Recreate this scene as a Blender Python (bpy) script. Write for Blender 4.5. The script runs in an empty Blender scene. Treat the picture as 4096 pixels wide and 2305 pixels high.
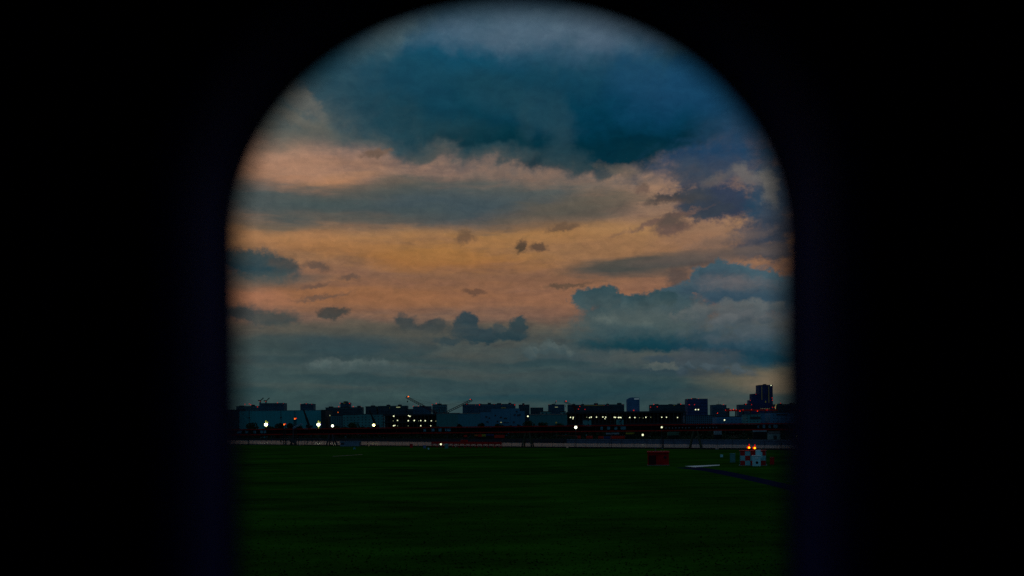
import bpy, math, random
from mathutils import Vector, Matrix
random.seed(11)
C = bpy.context.scene.collection
sc = bpy.context.scene
R = math.radians

# ------------------------------------------------------------------ camera
F = 4019.0            # focal length in pixels of the 4096 px wide photograph
CX, HY = 2048.0, 1726.0
ROLL = 0.0100
EYE = 5.5             # eye height above the grass
cam = bpy.data.cameras.new('camera')
cam.sensor_width = 36.0
cam.lens = F / 4096.0 * 36.0
cam.shift_y = (HY - 2305 / 2) / 4096.0
cam.clip_start = 0.02
cam.clip_end = 60000
cam.dof.use_dof = True
cam.dof.focus_distance = 700.0
cam.dof.aperture_fstop = 2.35
camo = bpy.data.objects.new('camera', cam)
C.objects.link(camo)
camo.location = (0, 0, EYE)
camo.rotation_euler = (math.pi / 2, ROLL, 0)
sc.camera = camo
CR, SR = math.cos(ROLL), math.sin(ROLL)


def ray(px, py):
    """direction (x, z) per metre of distance for a pixel of the photograph"""
    dx, dy = px - CX, HY - py
    return (dx * CR + dy * SR) / F, (-dx * SR + dy * CR) / F


def P(px, py, D):
    u, v = ray(px, py)
    return Vector((u * D, D, EYE + v * D))


def G(px, py, z=0.0):
    u, v = ray(px, py)
    D = (EYE - z) / -v
    return Vector((u * D, D, z))


# ------------------------------------------------------------------ render / view
sc.render.engine = 'CYCLES'
sc.view_settings.view_transform = 'Standard'
sc.view_settings.look = 'None'
sc.view_settings.exposure = 0.0
sc.view_settings.gamma = 1.0
sc.cycles.use_denoising = False
sc.cycles.max_bounces = 6
sc.cycles.diffuse_bounces = 2
sc.cycles.glossy_bounces = 3
sc.cycles.transparent_max_bounces = 8
sc.cycles.sample_clamp_indirect = 4.0


def lin(c):
    o = []
    for v in c:
        v /= 255.0
        o.append(v / 12.92 if v <= 0.04045 else ((v + 0.055) / 1.055) ** 2.4)
    return (o[0], o[1], o[2], 1.0)


# ------------------------------------------------------------------ world: dusk sky with cloud layers
world = bpy.data.worlds.new("World")
sc.world = world
world.use_nodes = True
nt = world.node_tree
nt.nodes.clear()
N, L = nt.nodes, nt.links


def setin(sock, v):
    if isinstance(v, bpy.types.NodeSocket):
        L.new(v, sock)
    else:
        sock.default_value = v


def mth(op, a, b=None, c=None, clamp=False):
    n = N.new('ShaderNodeMath'); n.operation = op; n.use_clamp = clamp
    setin(n.inputs[0], a)
    if b is not None: setin(n.inputs[1], b)
    if c is not None: setin(n.inputs[2], c)
    return n.outputs[0]


def vmth(op, a, b=None):
    n = N.new('ShaderNodeVectorMath'); n.operation = op
    setin(n.inputs[0], a)
    if b is not None: setin(n.inputs[1], b)
    return n.outputs['Value'] if op in ('LENGTH', 'DOT_PRODUCT') else n.outputs[0]


def sstep(v, lo, hi, smooth=True):
    n = N.new('ShaderNodeMapRange'); n.interpolation_type = 'SMOOTHSTEP' if smooth else 'LINEAR'
    setin(n.inputs[0], v); n.clamp = not smooth
    n.inputs[1].default_value = lo; n.inputs[2].default_value = hi
    n.inputs[3].default_value = 0.0; n.inputs[4].default_value = 1.0
    return n.outputs[0]


def mixc(f, a, b, blend='MIX'):
    n = N.new('ShaderNodeMix'); n.data_type = 'RGBA'; n.blend_type = blend
    setin(n.inputs[0], f); setin(n.inputs[6], a); setin(n.inputs[7], b)
    return n.outputs[2]


def noise(vec, scale, detail=5.0, rough=0.55, dist=0.0):
    n = N.new('ShaderNodeTexNoise')
    L.new(vec, n.inputs['Vector'])
    n.inputs['Scale'].default_value = scale; n.inputs['Detail'].default_value = detail
    n.inputs['Roughness'].default_value = rough; n.inputs['Distortion'].default_value = dist
    return n


def vscale(vec, s, off=(0, 0, 0)):
    n = N.new('ShaderNodeMapping')
    L.new(vec, n.inputs['Vector'])
    n.inputs['Scale'].default_value = s; n.inputs['Location'].default_value = off
    return n.outputs[0]


tc = N.new('ShaderNodeTexCoord')
sep = N.new('ShaderNodeSeparateXYZ')
L.new(tc.outputs['Generated'], sep.inputs[0])
dxs, dys, dzs = sep.outputs
az = mth('ARCTAN2', dxs, dys)
el = mth('ARCSINE', dzs)
comb = N.new('ShaderNodeCombineXYZ')
UNIT = 25.28          # 1 sky unit = 100 px of the 2576 px wide view
L.new(mth('MULTIPLY', az, UNIT), comb.inputs[0])
L.new(mth('MULTIPLY', el, UNIT), comb.inputs[1])
Q = comb.outputs[0]


def skypt(x, y):
    """2576-px view coordinates -> sky units"""
    u, v = ray(x * 4096 / 2576, y * 4096 / 2576)
    return math.atan(u) * UNIT, math.atan(v / math.sqrt(1 + u * u)) * UNIT


def centred(col):
    return vmth('SUBTRACT', col, (0.5, 0.5, 0.5))


# domain warps: ragged heaps (A), drawn-out sheets (B), soft veils (V)
nwA = noise(Q, 1.9, 6.0, 0.62)
nwA2 = noise(vscale(Q, (1, 1.2, 1), (7, 3, 0)), 7.0, 4.0, 0.6)
QA = vmth('ADD', vmth('ADD', Q, vmth('MULTIPLY', centred(nwA.outputs['Color']), (0.55, 0.38, 0))),
          vmth('MULTIPLY', centred(nwA2.outputs['Color']), (0.22, 0.18, 0)))
QBs = vscale(Q, (0.33, 1.25, 1), (3.1, 8.7, 0))
nwB = noise(QBs, 1.5, 6.0, 0.6)
QB = vmth('ADD', Q, vmth('MULTIPLY', centred(nwB.outputs['Color']), (1.6, 0.42, 0)))
nwV = noise(vscale(Q, (0.8, 0.9, 1), (1.7, 4.2, 0)), 1.0, 6.0, 0.58)
QV = vmth('ADD', Q, vmth('MULTIPLY', centred(nwV.outputs['Color']), (1.5, 1.1, 0)))
nA = noise(vscale(Q, (0.9, 1.3, 1), (11, 5, 0)), 2.6, 7.0, 0.63).outputs[0]
nB = noise(vscale(Q, (0.30, 1.9, 1), (5, 2, 0)), 1.7, 6.0, 0.62).outputs[0]
nV = noise(vscale(Q, (0.7, 0.9, 1), (2, 15, 0)), 1.15, 6.0, 0.6, 0.4).outputs[0]
nF = noise(vscale(Q, (0.55, 1.5, 1), (9, 9, 0)), 6.0, 5.0, 0.68).outputs[0]
nG = noise(vmth('ADD', vscale(Q, (0.7, 1.25, 1), (4, 21, 0)), vmth('MULTIPLY', centred(nwA.outputs['Color']), (.5, .4, 0))), 3.4, 8.0, 0.66, 0.3).outputs[0]
KIND = {'A': (QA, nA), 'B': (QB, nB), 'V': (QV, nV)}

# clear band and thin high sheet behind the clouds, by elevation
ramp = N.new('ShaderNodeValToRGB')
stops = [(1092, (50, 70, 73)), (1030, (57, 78, 80)), (985, (60, 81, 83)), (930, (65, 83, 85)), (890, (74, 86, 86)),
         (855, (84, 87, 83)), (825, (98, 91, 82)), (795, (120, 96, 78)), (750, (142, 104, 78)), (700, (140, 104, 78)),
         (640, (148, 111, 76)), (590, (154, 118, 82)), (540, (140, 113, 90)), (470, (146, 117, 94)), (420, (154, 123, 99)),
         (375, (146, 119, 100)), (335, (100, 102, 100)), (280, (78, 98, 106)), (180, (66, 93, 110)), (40, (74, 98, 114))]
elmax = skypt(1288, 0)[1]
cr = ramp.color_ramp
cr.interpolation = 'EASE'
for i, (y, c) in enumerate(stops):
    p = max(0.0, skypt(1288, y)[1] / elmax)
    e = cr.elements[i] if i < 2 else cr.elements.new(p)
    e.position = p; e.color = lin(((c[0] * .9, c[1] * .92, c[2] * .91) if c[2] > c[0] - 25 and y > 150 else (c[0] * .975, c[1] * .962, c[2] * 1.0)))
sepB = N.new('ShaderNodeSeparateXYZ')
L.new(QB, sepB.inputs[0])
L.new(mth('DIVIDE', sepB.outputs[1], elmax), ramp.inputs[0])
col = ramp.outputs[0]
# mackerel mottling of the lit sheet
mott = mth('ADD', mth('MULTIPLY', nB, 0.55), mth('MULTIPLY', nF, 0.45))
mott = mth('MULTIPLY_ADD', mott, 1.7, 0.15)
cc = N.new('ShaderNodeCombineColor')
L.new(mott, cc.inputs[0]); L.new(mott, cc.inputs[1]); L.new(mth('MULTIPLY_ADD', mott, 0.7, 0.3), cc.inputs[2])
col = mixc(0.8, col, mixc(1.0, col, cc.outputs[0], 'MULTIPLY'))

# (kind, x, y, rx, ry, turn, noise, soft, opacity, colour above, colour below)  in 2576-px view coordinates
CL = [
 # glowing stretches of the sheet
 ('B', 1080, 645, 270, 34, -4, 1.2, .7, .75, (170, 120, 62), (164, 110, 58)),
 ('B', 1330, 594, 320, 26, 0, 1.2, .8, .75, (172, 127, 74), (167, 119, 68)),
 ('B', 700, 430, 150, 60, -8, 1.0, .8, .75, (184, 142, 114), (178, 130, 96)),
 ('B', 870, 400, 170, 25, 0, 1.0, .8, .6, (184, 142, 114), (170, 128, 98)),
 ('B', 790, 470, 130, 18, 12, 1.0, .8, .6, (188, 136, 92), (178, 126, 86)),
 ('B', 740, 590, 210, 34, -3, 1.0, .8, .6, (176, 130, 86), (170, 120, 78)),
 ('B', 930, 745, 380, 34, 0, 1.2, .8, .55, (158, 106, 62), (154, 104, 64)),
 ('B', 640, 755, 90, 30, 0, .9, .8, .6, (174, 120, 92), (164, 114, 84)),
 ('B', 1620, 600, 260, 45, 0, .9, .9, .6, (166, 128, 88), (160, 118, 78)),
 ('V', 1610, 440, 150, 62, 0, .7, .8, .85, (180, 146, 120), (170, 134, 104)),
 ('V', 1320, 420, 110, 40, 0, .8, .8, .8, (166, 136, 114), (158, 124, 98)),
 ('B', 1500, 765, 250, 40, 0, .8, .9, .55, (150, 106, 76), (140, 98, 74)),
 ('V', 1780, 600, 120, 55, 0, .8, .8, .6, (152, 120, 98), (140, 106, 86)),
 ('B', 1250, 700, 320, 20, 0, 1.2, .9, .5, (128, 96, 70), (134, 94, 66)),
 ('B', 1050, 560, 240, 18, 0, 1.1, .9, .4, (132, 110, 84), (150, 112, 74)),
 # grey sheet across the middle
 ('B', 1180, 512, 370, 56, 1, .8, .55, .92, (96, 100, 97), (72, 86, 94)),
 ('B', 1110, 515, 250, 34, 0, .8, .8, .7, (70, 88, 98), (66, 84, 94)),
 ('B', 690, 505, 190, 46, -3, .9, .6, .92, (72, 92, 96), (80, 92, 94)),
 ('B', 950, 478, 180, 22, 6, 1.0, .7, .75, (104, 96, 88), (88, 92, 90)),
 ('B', 900, 540, 200, 26, 0, 1.0, .8, .75, (84, 92, 92), (96, 92, 86)),
 ('B', 690, 566, 150, 14, 0, 1.0, .8, .75, (86, 92, 92), (98, 96, 88)),
 ('B', 1440, 525, 190, 32, 8, .9, .7, .8, (108, 98, 86), (94, 86, 78)),
 ('B', 1370, 565, 150, 14, 2, 1.0, .8, .6, (112, 98, 82), (124, 98, 74)),
 # heavy dark mass above
 ('V', 1300, 215, 640, 185, -3, .5, .45, 1.0, (60, 90, 108), (30, 76, 92)),
 ('V', 1000, 305, 330, 58, -8, .6, .6, .9, (82, 96, 100), (92, 99, 98)),
 ('V', 720, 310, 120, 56, 0, .6, .8, .8, (98, 104, 104), (112, 108, 98)),
 ('V', 1130, 215, 250, 110, 0, .9, .8, .85, (16, 74, 96), (4, 64, 84)),
 ('V', 1010, 260, 140, 60, -15, .9, .8, .75, (30, 74, 96), (36, 76, 94)),
 ('V', 880, 255, 80, 50, 0, .9, .8, .7, (56, 82, 96), (66, 86, 96)),
 ('V', 1240, 325, 180, 62, -6, .8, .6, .9, (4, 62, 80), (2, 52, 66)),
 ('V', 1600, 270, 300, 120, 0, .7, .7, .9, (20, 74, 104), (4, 60, 84)),
 ('V', 1750, 300, 200, 110, 0, .6, .7, .85, (26, 74, 108), (14, 60, 88)),
 ('V', 1560, 335, 280, 72, 1, .6, .5, .95, (2, 62, 86), (0, 46, 62)),
 ('V', 1500, 392, 190, 26, 2, .7, .4, .95, (2, 50, 66), (4, 50, 62)),
 ('V', 1620, 375, 150, 24, 3, .6, .4, .9, (2, 48, 66), (8, 52, 68)),
 ('V', 1220, 358, 140, 34, -3, .8, .45, .92, (4, 56, 72), (6, 52, 66)),
 ('V', 1430, 405, 60, 26, 0, .9, .5, .85, (30, 66, 80), (62, 78, 84)),
 ('V', 1520, 428, 40, 18, 0, 1.0, .5, .8, (40, 68, 80), (70, 80, 84)),
 ('V', 1860, 330, 90, 100, 0, .7, .8, .7, (40, 76, 110), (46, 74, 104)),
 ('V', 1240, 392, 120, 22, 0, .9, .5, .85, (40, 74, 86), (72, 84, 88)),
 ('V', 1085, 388, 60, 26, 0, 1.0, .5, .8, (66, 82, 88), (80, 88, 88)),
 ('V', 1130, 120, 170, 56, 0, .9, .8, .75, (18, 80, 106), (14, 76, 102)),
 ('V', 1350, 130, 110, 36, 0, 1.0, .8, .6, (44, 86, 108), (40, 82, 106)),
 # paler veils over it
 ('V', 1400, 62, 380, 42, 3, .9, .8, .8, (80, 102, 118), (84, 104, 120)),
 ('V', 1560, 105, 170, 34, 3, 1.0, .9, .6, (80, 100, 118), (66, 94, 116)),
 ('V', 985, 85, 90, 36, 22, 1.0, .7, .75, (92, 110, 114), (80, 104, 112)),
 ('V', 905, 165, 110, 34, 30, 1.0, .8, .5, (82, 104, 110), (84, 102, 108)),
 ('V', 1270, 250, 150, 34, -20, 1.1, .9, .4, (52, 86, 102), (46, 84, 98)),
 ('V', 1400, 320, 36, 70, 14, 1.0, .9, .45, (46, 80, 94), (60, 84, 94)),
 ('V', 1330, 300, 26, 60, -20, 1.0, .9, .35, (46, 80, 94), (56, 84, 94)),
 ('V', 1650, 210, 130, 40, -8, 1.1, .9, .35, (60, 92, 118), (56, 88, 114)),
 ('V', 950, 225, 170, 74, -15, 1.0, .8, .75, (34, 76, 95), (36, 74, 90)),
 ('V', 1080, 300, 150, 50, -8, 1.0, .7, .7, (18, 66, 84), (40, 74, 86)),
 ('V', 1370, 215, 300, 60, 0, 1.2, .9, .45, (16, 70, 92), (10, 64, 84)),
 ('V', 1720, 215, 190, 80, 8, .8, .8, .75, (26, 78, 116), (18, 68, 104)),
 ('V', 1060, 200, 150, 60, -20, 1.0, .8, .55, (28, 78, 100), (18, 70, 94)),
 ('A', 770, 262, 50, 24, -35, 1.1, .6, .7, (118, 114, 108), (110, 108, 104)),
 ('A', 735, 225, 34, 20, 20, 1.1, .6, .5, (112, 110, 106), (104, 104, 102)),
 ('A', 745, 300, 60, 14, -20, 1.2, .7, .6, (116, 112, 104), (112, 106, 98)),
 # slate heaps on the right
 ('A', 1800, 408, 130, 48, 0, .8, .6, .95, (34, 70, 104), (68, 78, 98)),
 ('A', 1740, 440, 60, 34, -10, 1.0, .5, .85, (62, 76, 96), (82, 82, 92)),
 ('A', 1805, 505, 105, 42, -4, .9, .4, .97, (56, 68, 92), (48, 62, 86)),
 ('A', 1770, 520, 70, 26, 0, 1.0, .4, .9, (62, 70, 86), (66, 72, 84)),
 ('A', 1690, 502, 66, 12, 3, 1.0, .45, .92, (78, 72, 74), (94, 80, 76)),
 ('A', 1745, 490, 40, 20, 0, 1.1, .5, .85, (66, 72, 84), (74, 74, 80)),
 ('A', 1940, 500, 60, 120, 0, .8, .6, .9, (44, 76, 102), (46, 72, 94)),
 ('A', 1925, 590, 80, 34, 14, 1.0, .45, .9, (60, 70, 88), (62, 70, 86)),
 ('A', 1665, 556, 105, 7, 16, 1.2, .6, .85, (112, 90, 80), (116, 92, 80)),
 ('A', 1695, 566, 44, 20, 8, 1.2, .6, .75, (106, 90, 84), (118, 94, 84)),
 ('A', 1885, 440, 44, 16, -25, 1.2, .6, .7, (126, 118, 114), (116, 108, 108)),
 ('A', 1938, 470, 18, 46, 12, 1.2, .6, .7, (124, 118, 114), (116, 112, 110)),
 ('A', 1800, 452, 30, 12, 20, 1.2, .6, .55, (114, 106, 104), (106, 98, 98)),
 ('A', 1930, 632, 60, 20, 0, 1.0, .45, .9, (74, 76, 88), (76, 76, 84)),
 ('A', 1840, 600, 100, 14, 10, 1.3, .7, .55, (122, 102, 94), (116, 98, 92)),
 ('A', 1850, 640, 100, 16, 6, 1.3, .6, .6, (114, 96, 92), (108, 94, 92)),
 ('A', 1615, 470, 16, 13, 0, 1.2, .6, .75, (122, 102, 92), (130, 106, 92)),
 ('A', 1560, 425, 50, 14, -10, 1.2, .7, .6, (100, 94, 90), (120, 106, 94)),
 # lens-shaped grey cloud
 ('B', 1610, 667, 160, 21, 2, .7, .5, .95, (84, 82, 78), (76, 80, 78)),
 ('B', 1780, 648, 160, 17, 5, 1.0, .7, .75, (110, 94, 88), (98, 88, 86)),
 ('B', 1620, 690, 150, 9, -2, 1.0, .7, .7, (92, 84, 80), (104, 88, 80)),
 ('A', 1705, 700, 30, 24, -30, 1.1, .5, .85, (98, 82, 78), (92, 80, 78)),
 ('A', 1770, 662, 40, 12, 0, 1.2, .6, .7, (88, 78, 78), (92, 80, 78)),
 # towering heap on the right
 ('A', 1850, 722, 100, 48, 0, .6, .35, 1.0, (76, 98, 112), (68, 88, 104)),
 ('A', 1950, 745, 80, 50, 0, .6, .4, 1.0, (76, 98, 112), (70, 90, 104)),
 'TOWER',
 ('A', 1850, 716, 90, 20, -4, 1.0, .8, .7, (118, 108, 110), (102, 100, 106)),
 ('A', 1870, 750, 140, 15, -2, .9, .7, .85, (62, 84, 102), (56, 80, 98)),
 ('A', 1560, 800, 96, 50, 0, .6, .4, 1.0, (64, 86, 93), (80, 94, 95)),
 ('A', 1680, 790, 100, 50, 0, .5, .4, 1.0, (72, 92, 100), (86, 97, 99)),
 'PUFFS',
 ('A', 1590, 815, 130, 32, 0, .9, .9, .85, (98, 106, 104), (82, 97, 98)),
 ('A', 1890, 812, 120, 36, 0, .9, .8, .85, (104, 106, 110), (84, 95, 102)),
 'INNER',
 ('A', 1600, 850, 170, 30, -1, .8, .9, .9, (66, 88, 95), (28, 72, 85)),
 ('A', 1620, 872, 160, 15, -1, .8, .7, .9, (26, 72, 84), (10, 62, 76)),
 ('A', 1700, 868, 90, 20, -3, .8, .8, .8, (30, 72, 86), (16, 64, 80)),
 ('A', 1880, 872, 150, 36, -4, .8, .8, .92, (58, 84, 100), (26, 68, 88)),
 ('A', 1890, 902, 140, 15, -4, .8, .6, .9, (24, 66, 84), (26, 68, 86)),
 ('A', 1880, 846, 110, 12, 4, 1.2, .9, .6, (98, 102, 108), (80, 92, 102)),
 ('B', 1600, 894, 220, 6, -1, 1.1, .7, .6, (96, 99, 95), (88, 95, 94)),
 # small dark heaps in the middle
 ('A', 1020, 812, 30, 20, 0, .7, .4, .92, (66, 74, 77), (58, 69, 75)),
 ('A', 1098, 820, 30, 18, 0, .7, .4, .92, (68, 74, 77), (58, 69, 75)),
 ('A', 1060, 834, 66, 13, 0, .8, .5, .9, (62, 71, 75), (74, 79, 80)),
 ('A', 1172, 810, 28, 22, 0, .6, .3, .95, (54, 74, 83), (50, 71, 80)),
 ('A', 1180, 834, 40, 20, 0, .7, .35, .95, (54, 73, 82), (40, 65, 76)),
 ('A', 1212, 846, 50, 17, 0, .7, .4, .95, (54, 73, 82), (38, 64, 75)),
 ('A', 1122, 857, 34, 9, 0, .8, .5, .9, (58, 75, 82), (54, 73, 81)),
 ('A', 1304, 818, 22, 20, 0, .6, .35, .95, (58, 75, 81), (54, 72, 79)),
 ('A', 1284, 846, 40, 15, 0, .7, .4, .95, (55, 73, 80), (42, 67, 77)),
 ('A', 1256, 828, 13, 12, 0, .8, .45, .85, (74, 83, 86), (66, 79, 84)),
 # left
 ('A', 640, 664, 100, 32, -6, .9, .4, .97, (66, 80, 84), (40, 74, 86)),
 ('A', 715, 668, 40, 14, -4, 1.1, .5, .9, (84, 80, 78), (74, 80, 82)),
 ('B', 650, 703, 130, 20, 0, .9, .8, .8, (80, 88, 88), (98, 94, 88)),
 ('A', 600, 788, 60, 20, 0, 1.0, .5, .9, (66, 76, 78), (64, 76, 80)),
 ('A', 692, 803, 56, 17, 6, .9, .5, .95, (84, 83, 80), (68, 78, 80)),
 ('A', 838, 786, 38, 14, 2, 1.0, .4, .97, (80, 74, 70), (76, 74, 72)),
 ('A', 1170, 598, 20, 17, 0, 1.1, .6, .75, (128, 100, 74), (124, 96, 72)),
 ('A', 1311, 624, 13, 17, -20, 1.0, .5, .95, (98, 80, 64), (92, 76, 62)),
 ('A', 1358, 622, 24, 8, 0, 1.1, .5, .9, (106, 84, 66), (104, 82, 66)),
 ('A', 1410, 575, 40, 9, 8, 1.2, .6, .7, (122, 98, 76), (122, 96, 72)),
 ('A', 1430, 718, 52, 6, 2, 1.0, .6, .8, (112, 90, 72), (112, 90, 72)),
 ('A', 1195, 735, 24, 6, 0, 1.2, .6, .75, (122, 90, 70), (118, 88, 70)),
 ('A', 880, 698, 24, 6, 0, 1.2, .6, .8, (122, 96, 80), (118, 94, 78)),
 ('A', 800, 672, 32, 10, -10, 1.2, .6, .8, (112, 92, 78), (116, 94, 80)),
 ('A', 790, 722, 44, 5, 14, 1.2, .7, .75, (122, 94, 78), (124, 96, 78)),
 ('A', 810, 748, 64, 5, 10, 1.2, .7, .75, (124, 96, 78), (124, 96, 78)),
 ('A', 945, 388, 34, 9, 6, 1.2, .6, .7, (124, 102, 86), (126, 104, 88)),
 # low layers over the skyline
 ('B', 1150, 905, 330, 20, 1, 1.2, .8, .7, (90, 88, 82), (82, 85, 83)),
 ('B', 620, 905, 120, 9, 0, 1.2, .8, .7, (84, 85, 80), (80, 84, 82)),
 ('B', 1240, 945, 380, 12, -1, 1.3, .8, .7, (84, 86, 83), (74, 83, 83)),
 ('B', 740, 900, 180, 9, 2, 1.2, .7, .75, (56, 77, 82), (60, 80, 84)),
 ('B', 760, 975, 220, 9, 0, 1.3, .7, .7, (82, 88, 85), (72, 84, 84)),
 ('B', 620, 990, 60, 12, 0, 1.0, .7, .7, (44, 70, 76), (50, 74, 78)),
 ('B', 1010, 960, 240, 7, -2, 1.3, .7, .75, (52, 74, 79), (58, 78, 82)),
 ('B', 1600, 1008, 240, 12, 0, 1.2, .8, .7, (42, 70, 77), (44, 71, 78)),
 ('B', 1270, 1018, 260, 7, 0, 1.2, .8, .6, (66, 82, 82), (62, 80, 82)),
 ('B', 1730, 985, 180, 9, 4, 1.2, .7, .6, (84, 87, 84), (76, 83, 83)),
 ('B', 900, 838, 260, 26, 0, .9, .8, .75, (94, 90, 82), (76, 84, 84)),
 ('B', 870, 868, 190, 22, -2, .9, .6, .85, (62, 80, 86), (52, 76, 84)),
 ('B', 660, 866, 110, 22, 0, .9, .8, .8, (70, 82, 82), (62, 80, 82)),
 ('A', 1030, 880, 56, 13, 4, 1.0, .5, .8, (72, 82, 84), (60, 80, 84)),
 ('B', 980, 905, 300, 12, 0, 1.0, .7, .7, (62, 80, 84), (64, 82, 86)),
 ('A', 850, 922, 80, 20, 0, 1.0, .45, .8, (88, 98, 98), (74, 90, 92)),
 ('A', 940, 925, 110, 17, 0, 1.0, .55, .75, (84, 96, 97), (70, 88, 91)),
 ('B', 700, 945, 130, 28, 0, .9, .9, .65, (70, 88, 88), (72, 90, 90)),
 ('B', 890, 950, 150, 8, -2, 1.0, .7, .75, (56, 77, 82), (58, 80, 84)),
 ('B', 1110, 912, 260, 8, -2, 1.0, .8, .65, (60, 78, 82), (60, 80, 83)),
 ('A', 1380, 886, 84, 24, 0, .8, .5, .85, (82, 93, 94), (66, 84, 90)),
 ('B', 1370, 912, 95, 8, 0, .8, .6, .85, (56, 78, 84), (60, 80, 85)),
 ('A', 1295, 896, 70, 14, 0, 1.0, .7, .6, (80, 88, 88), (72, 84, 86)),
 ('A', 1500, 905, 90, 22, 0, 1.0, .7, .7, (72, 86, 92), (66, 84, 90)),
 ('B', 1520, 955, 250, 34, 0, .9, .9, .7, (62, 82, 87), (54, 78, 84)),
 ('A', 1650, 905, 130, 18, 0, 1.0, .6, .7, (92, 96, 94), (84, 90, 92)),
 ('A', 1760, 912, 110, 26, 0, 1.0, .5, .8, (76, 84, 92), (64, 78, 88)),
 ('B', 1670, 938, 170, 11, -3, 1.0, .6, .85, (56, 74, 84), (52, 74, 82)),
 ('A', 1820, 945, 90, 14, -6, 1.0, .55, .8, (58, 72, 84), (62, 76, 84)),
 ('B', 1900, 955, 140, 26, 0, .9, .8, .8, (104, 98, 84), (112, 104, 86)),
 ('B', 1560, 985, 260, 20, 0, .9, .8, .8, (42, 72, 80), (38, 70, 80)),
 ('B', 1330, 1000, 220, 9, -1, 1.0, .7, .8, (40, 70, 80), (40, 72, 80)),
 ('B', 1180, 975, 150, 10, 0, 1.0, .8, .6, (54, 76, 82), (54, 76, 82)),
 ('B', 1850, 1010, 150, 20, 0, .9, .9, .65, (82, 88, 86), (84, 88, 84)),
 ('B', 800, 1005, 240, 22, 0, .9, .9, .5, (64, 84, 84), (60, 82, 82)),
]
def puffs(seed, pts, r, top, foot, per=3, kind='A', soft=.32, op=1.0):
    """a row of rounded heads along a line of sky points"""
    rg = random.Random(seed); out = []
    for (xa, ya), (xb, yb) in zip(pts, pts[1:]):
        for i in range(per):
            t = (i + rg.random() * .6) / per
            rr = r * rg.uniform(.55, 1.25)
            sh = rg.uniform(-5, 5)
            out.append((kind, xa + (xb - xa) * t, ya + (yb - ya) * t + rr * .55, rr * 1.15, rr * .95, 0, .75, soft, op,
                        tuple(c + sh for c in top), tuple(c + sh for c in foot)))
    return out


TOWER = (puffs(2, [(1690, 742), (1735, 712), (1775, 680), (1828, 660)], 22, (74, 97, 110), (68, 88, 103), 3, 'A', .3) +
         puffs(3, [(1840, 668), (1890, 688), (1930, 690), (1975, 700)], 21, (80, 103, 116), (72, 92, 106), 3, 'A', .3))
HEADS = (puffs(1, [(1468, 740), (1530, 733), (1590, 752), (1640, 741), (1700, 748)], 22, (62, 86, 94), (76, 93, 97), 3, 'A', .3) +
         puffs(4, [(1690, 792), (1770, 772), (1850, 764), (1970, 768)], 22, (110, 111, 112), (80, 92, 99), 3, 'A', .45, .85))
INNER = (puffs(10, [(1500, 800), (1580, 815), (1660, 808)], 20, (104, 112, 109), (76, 92, 96), 2, 'A', .6, .8) +
         puffs(7, [(1800, 806), (1870, 790), (1960, 800)], 20, (110, 111, 115), (80, 92, 101), 2, 'A', .5, .8) +
         puffs(11, [(1700, 836), (1790, 826), (1880, 836), (1960, 830)], 18, (98, 104, 109), (60, 82, 94), 2, 'A', .6, .75))
for nm_, part_ in (('TOWER', TOWER), ('PUFFS', HEADS), ('INNER', INNER)):
    k_ = CL.index(nm_)
    CL = CL[:k_] + part_ + CL[k_ + 1:]
CL += puffs(5, [(780, 914), (860, 908), (920, 912), (970, 908)], 11, (98, 109, 108), (78, 94, 96), 4, 'A', .6, .65)
CL += puffs(6, [(1320, 886), (1370, 866), (1400, 864), (1440, 886)], 14, (94, 104, 104), (74, 91, 96), 2, 'A', .5, .85)
CL += puffs(8, [(1710, 922), (1780, 916), (1850, 924), (1900, 932)], 11, (84, 97, 106), (68, 84, 96), 3, 'A', .5, .7)
CL += [('A', 1650, 906, 36, 11, 0, 1.0, .5, .8, (64, 80, 92), (62, 80, 90)), ('A', 1662, 922, 40, 7, 0, 1.1, .6, .7, (112, 114, 108), (98, 106, 104)), ('B', 1950, 958, 70, 24, 0, .9, .8, .75, (124, 110, 88), (120, 108, 88))]
CL += [('B', 1370, 914, 95, 7, 0, .8, .6, .85, (54, 76, 82), (58, 79, 84)), ('B', 880, 946, 120, 6, -2, 1.0, .7, .75, (56, 77, 82), (58, 80, 84))]


def deeper(c, y):
    """clouds below the bright top veil sit a little darker and cooler in the dusk light"""
    if y < 150: return c
    r, g, b = c
    if b >= r - 4: return (r * .86, g * .90, b * .885)
    if r - b < 30: return (r * .92, g * .93, b * .90)
    return (r * .975, g * .96, b * .965)


CL = [(c[:8] + (.96, tuple(v * .92 for v in c[9]), tuple(v * .92 for v in c[10])))
      if c[3] < 70 and c[4] < 21 and c[9][0] - c[9][2] > 14 and c[9][0] < 130 else c for c in CL]
CL = [c[:9] + (deeper(c[9], c[2]), deeper(c[10], c[2])) for c in CL]


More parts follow.
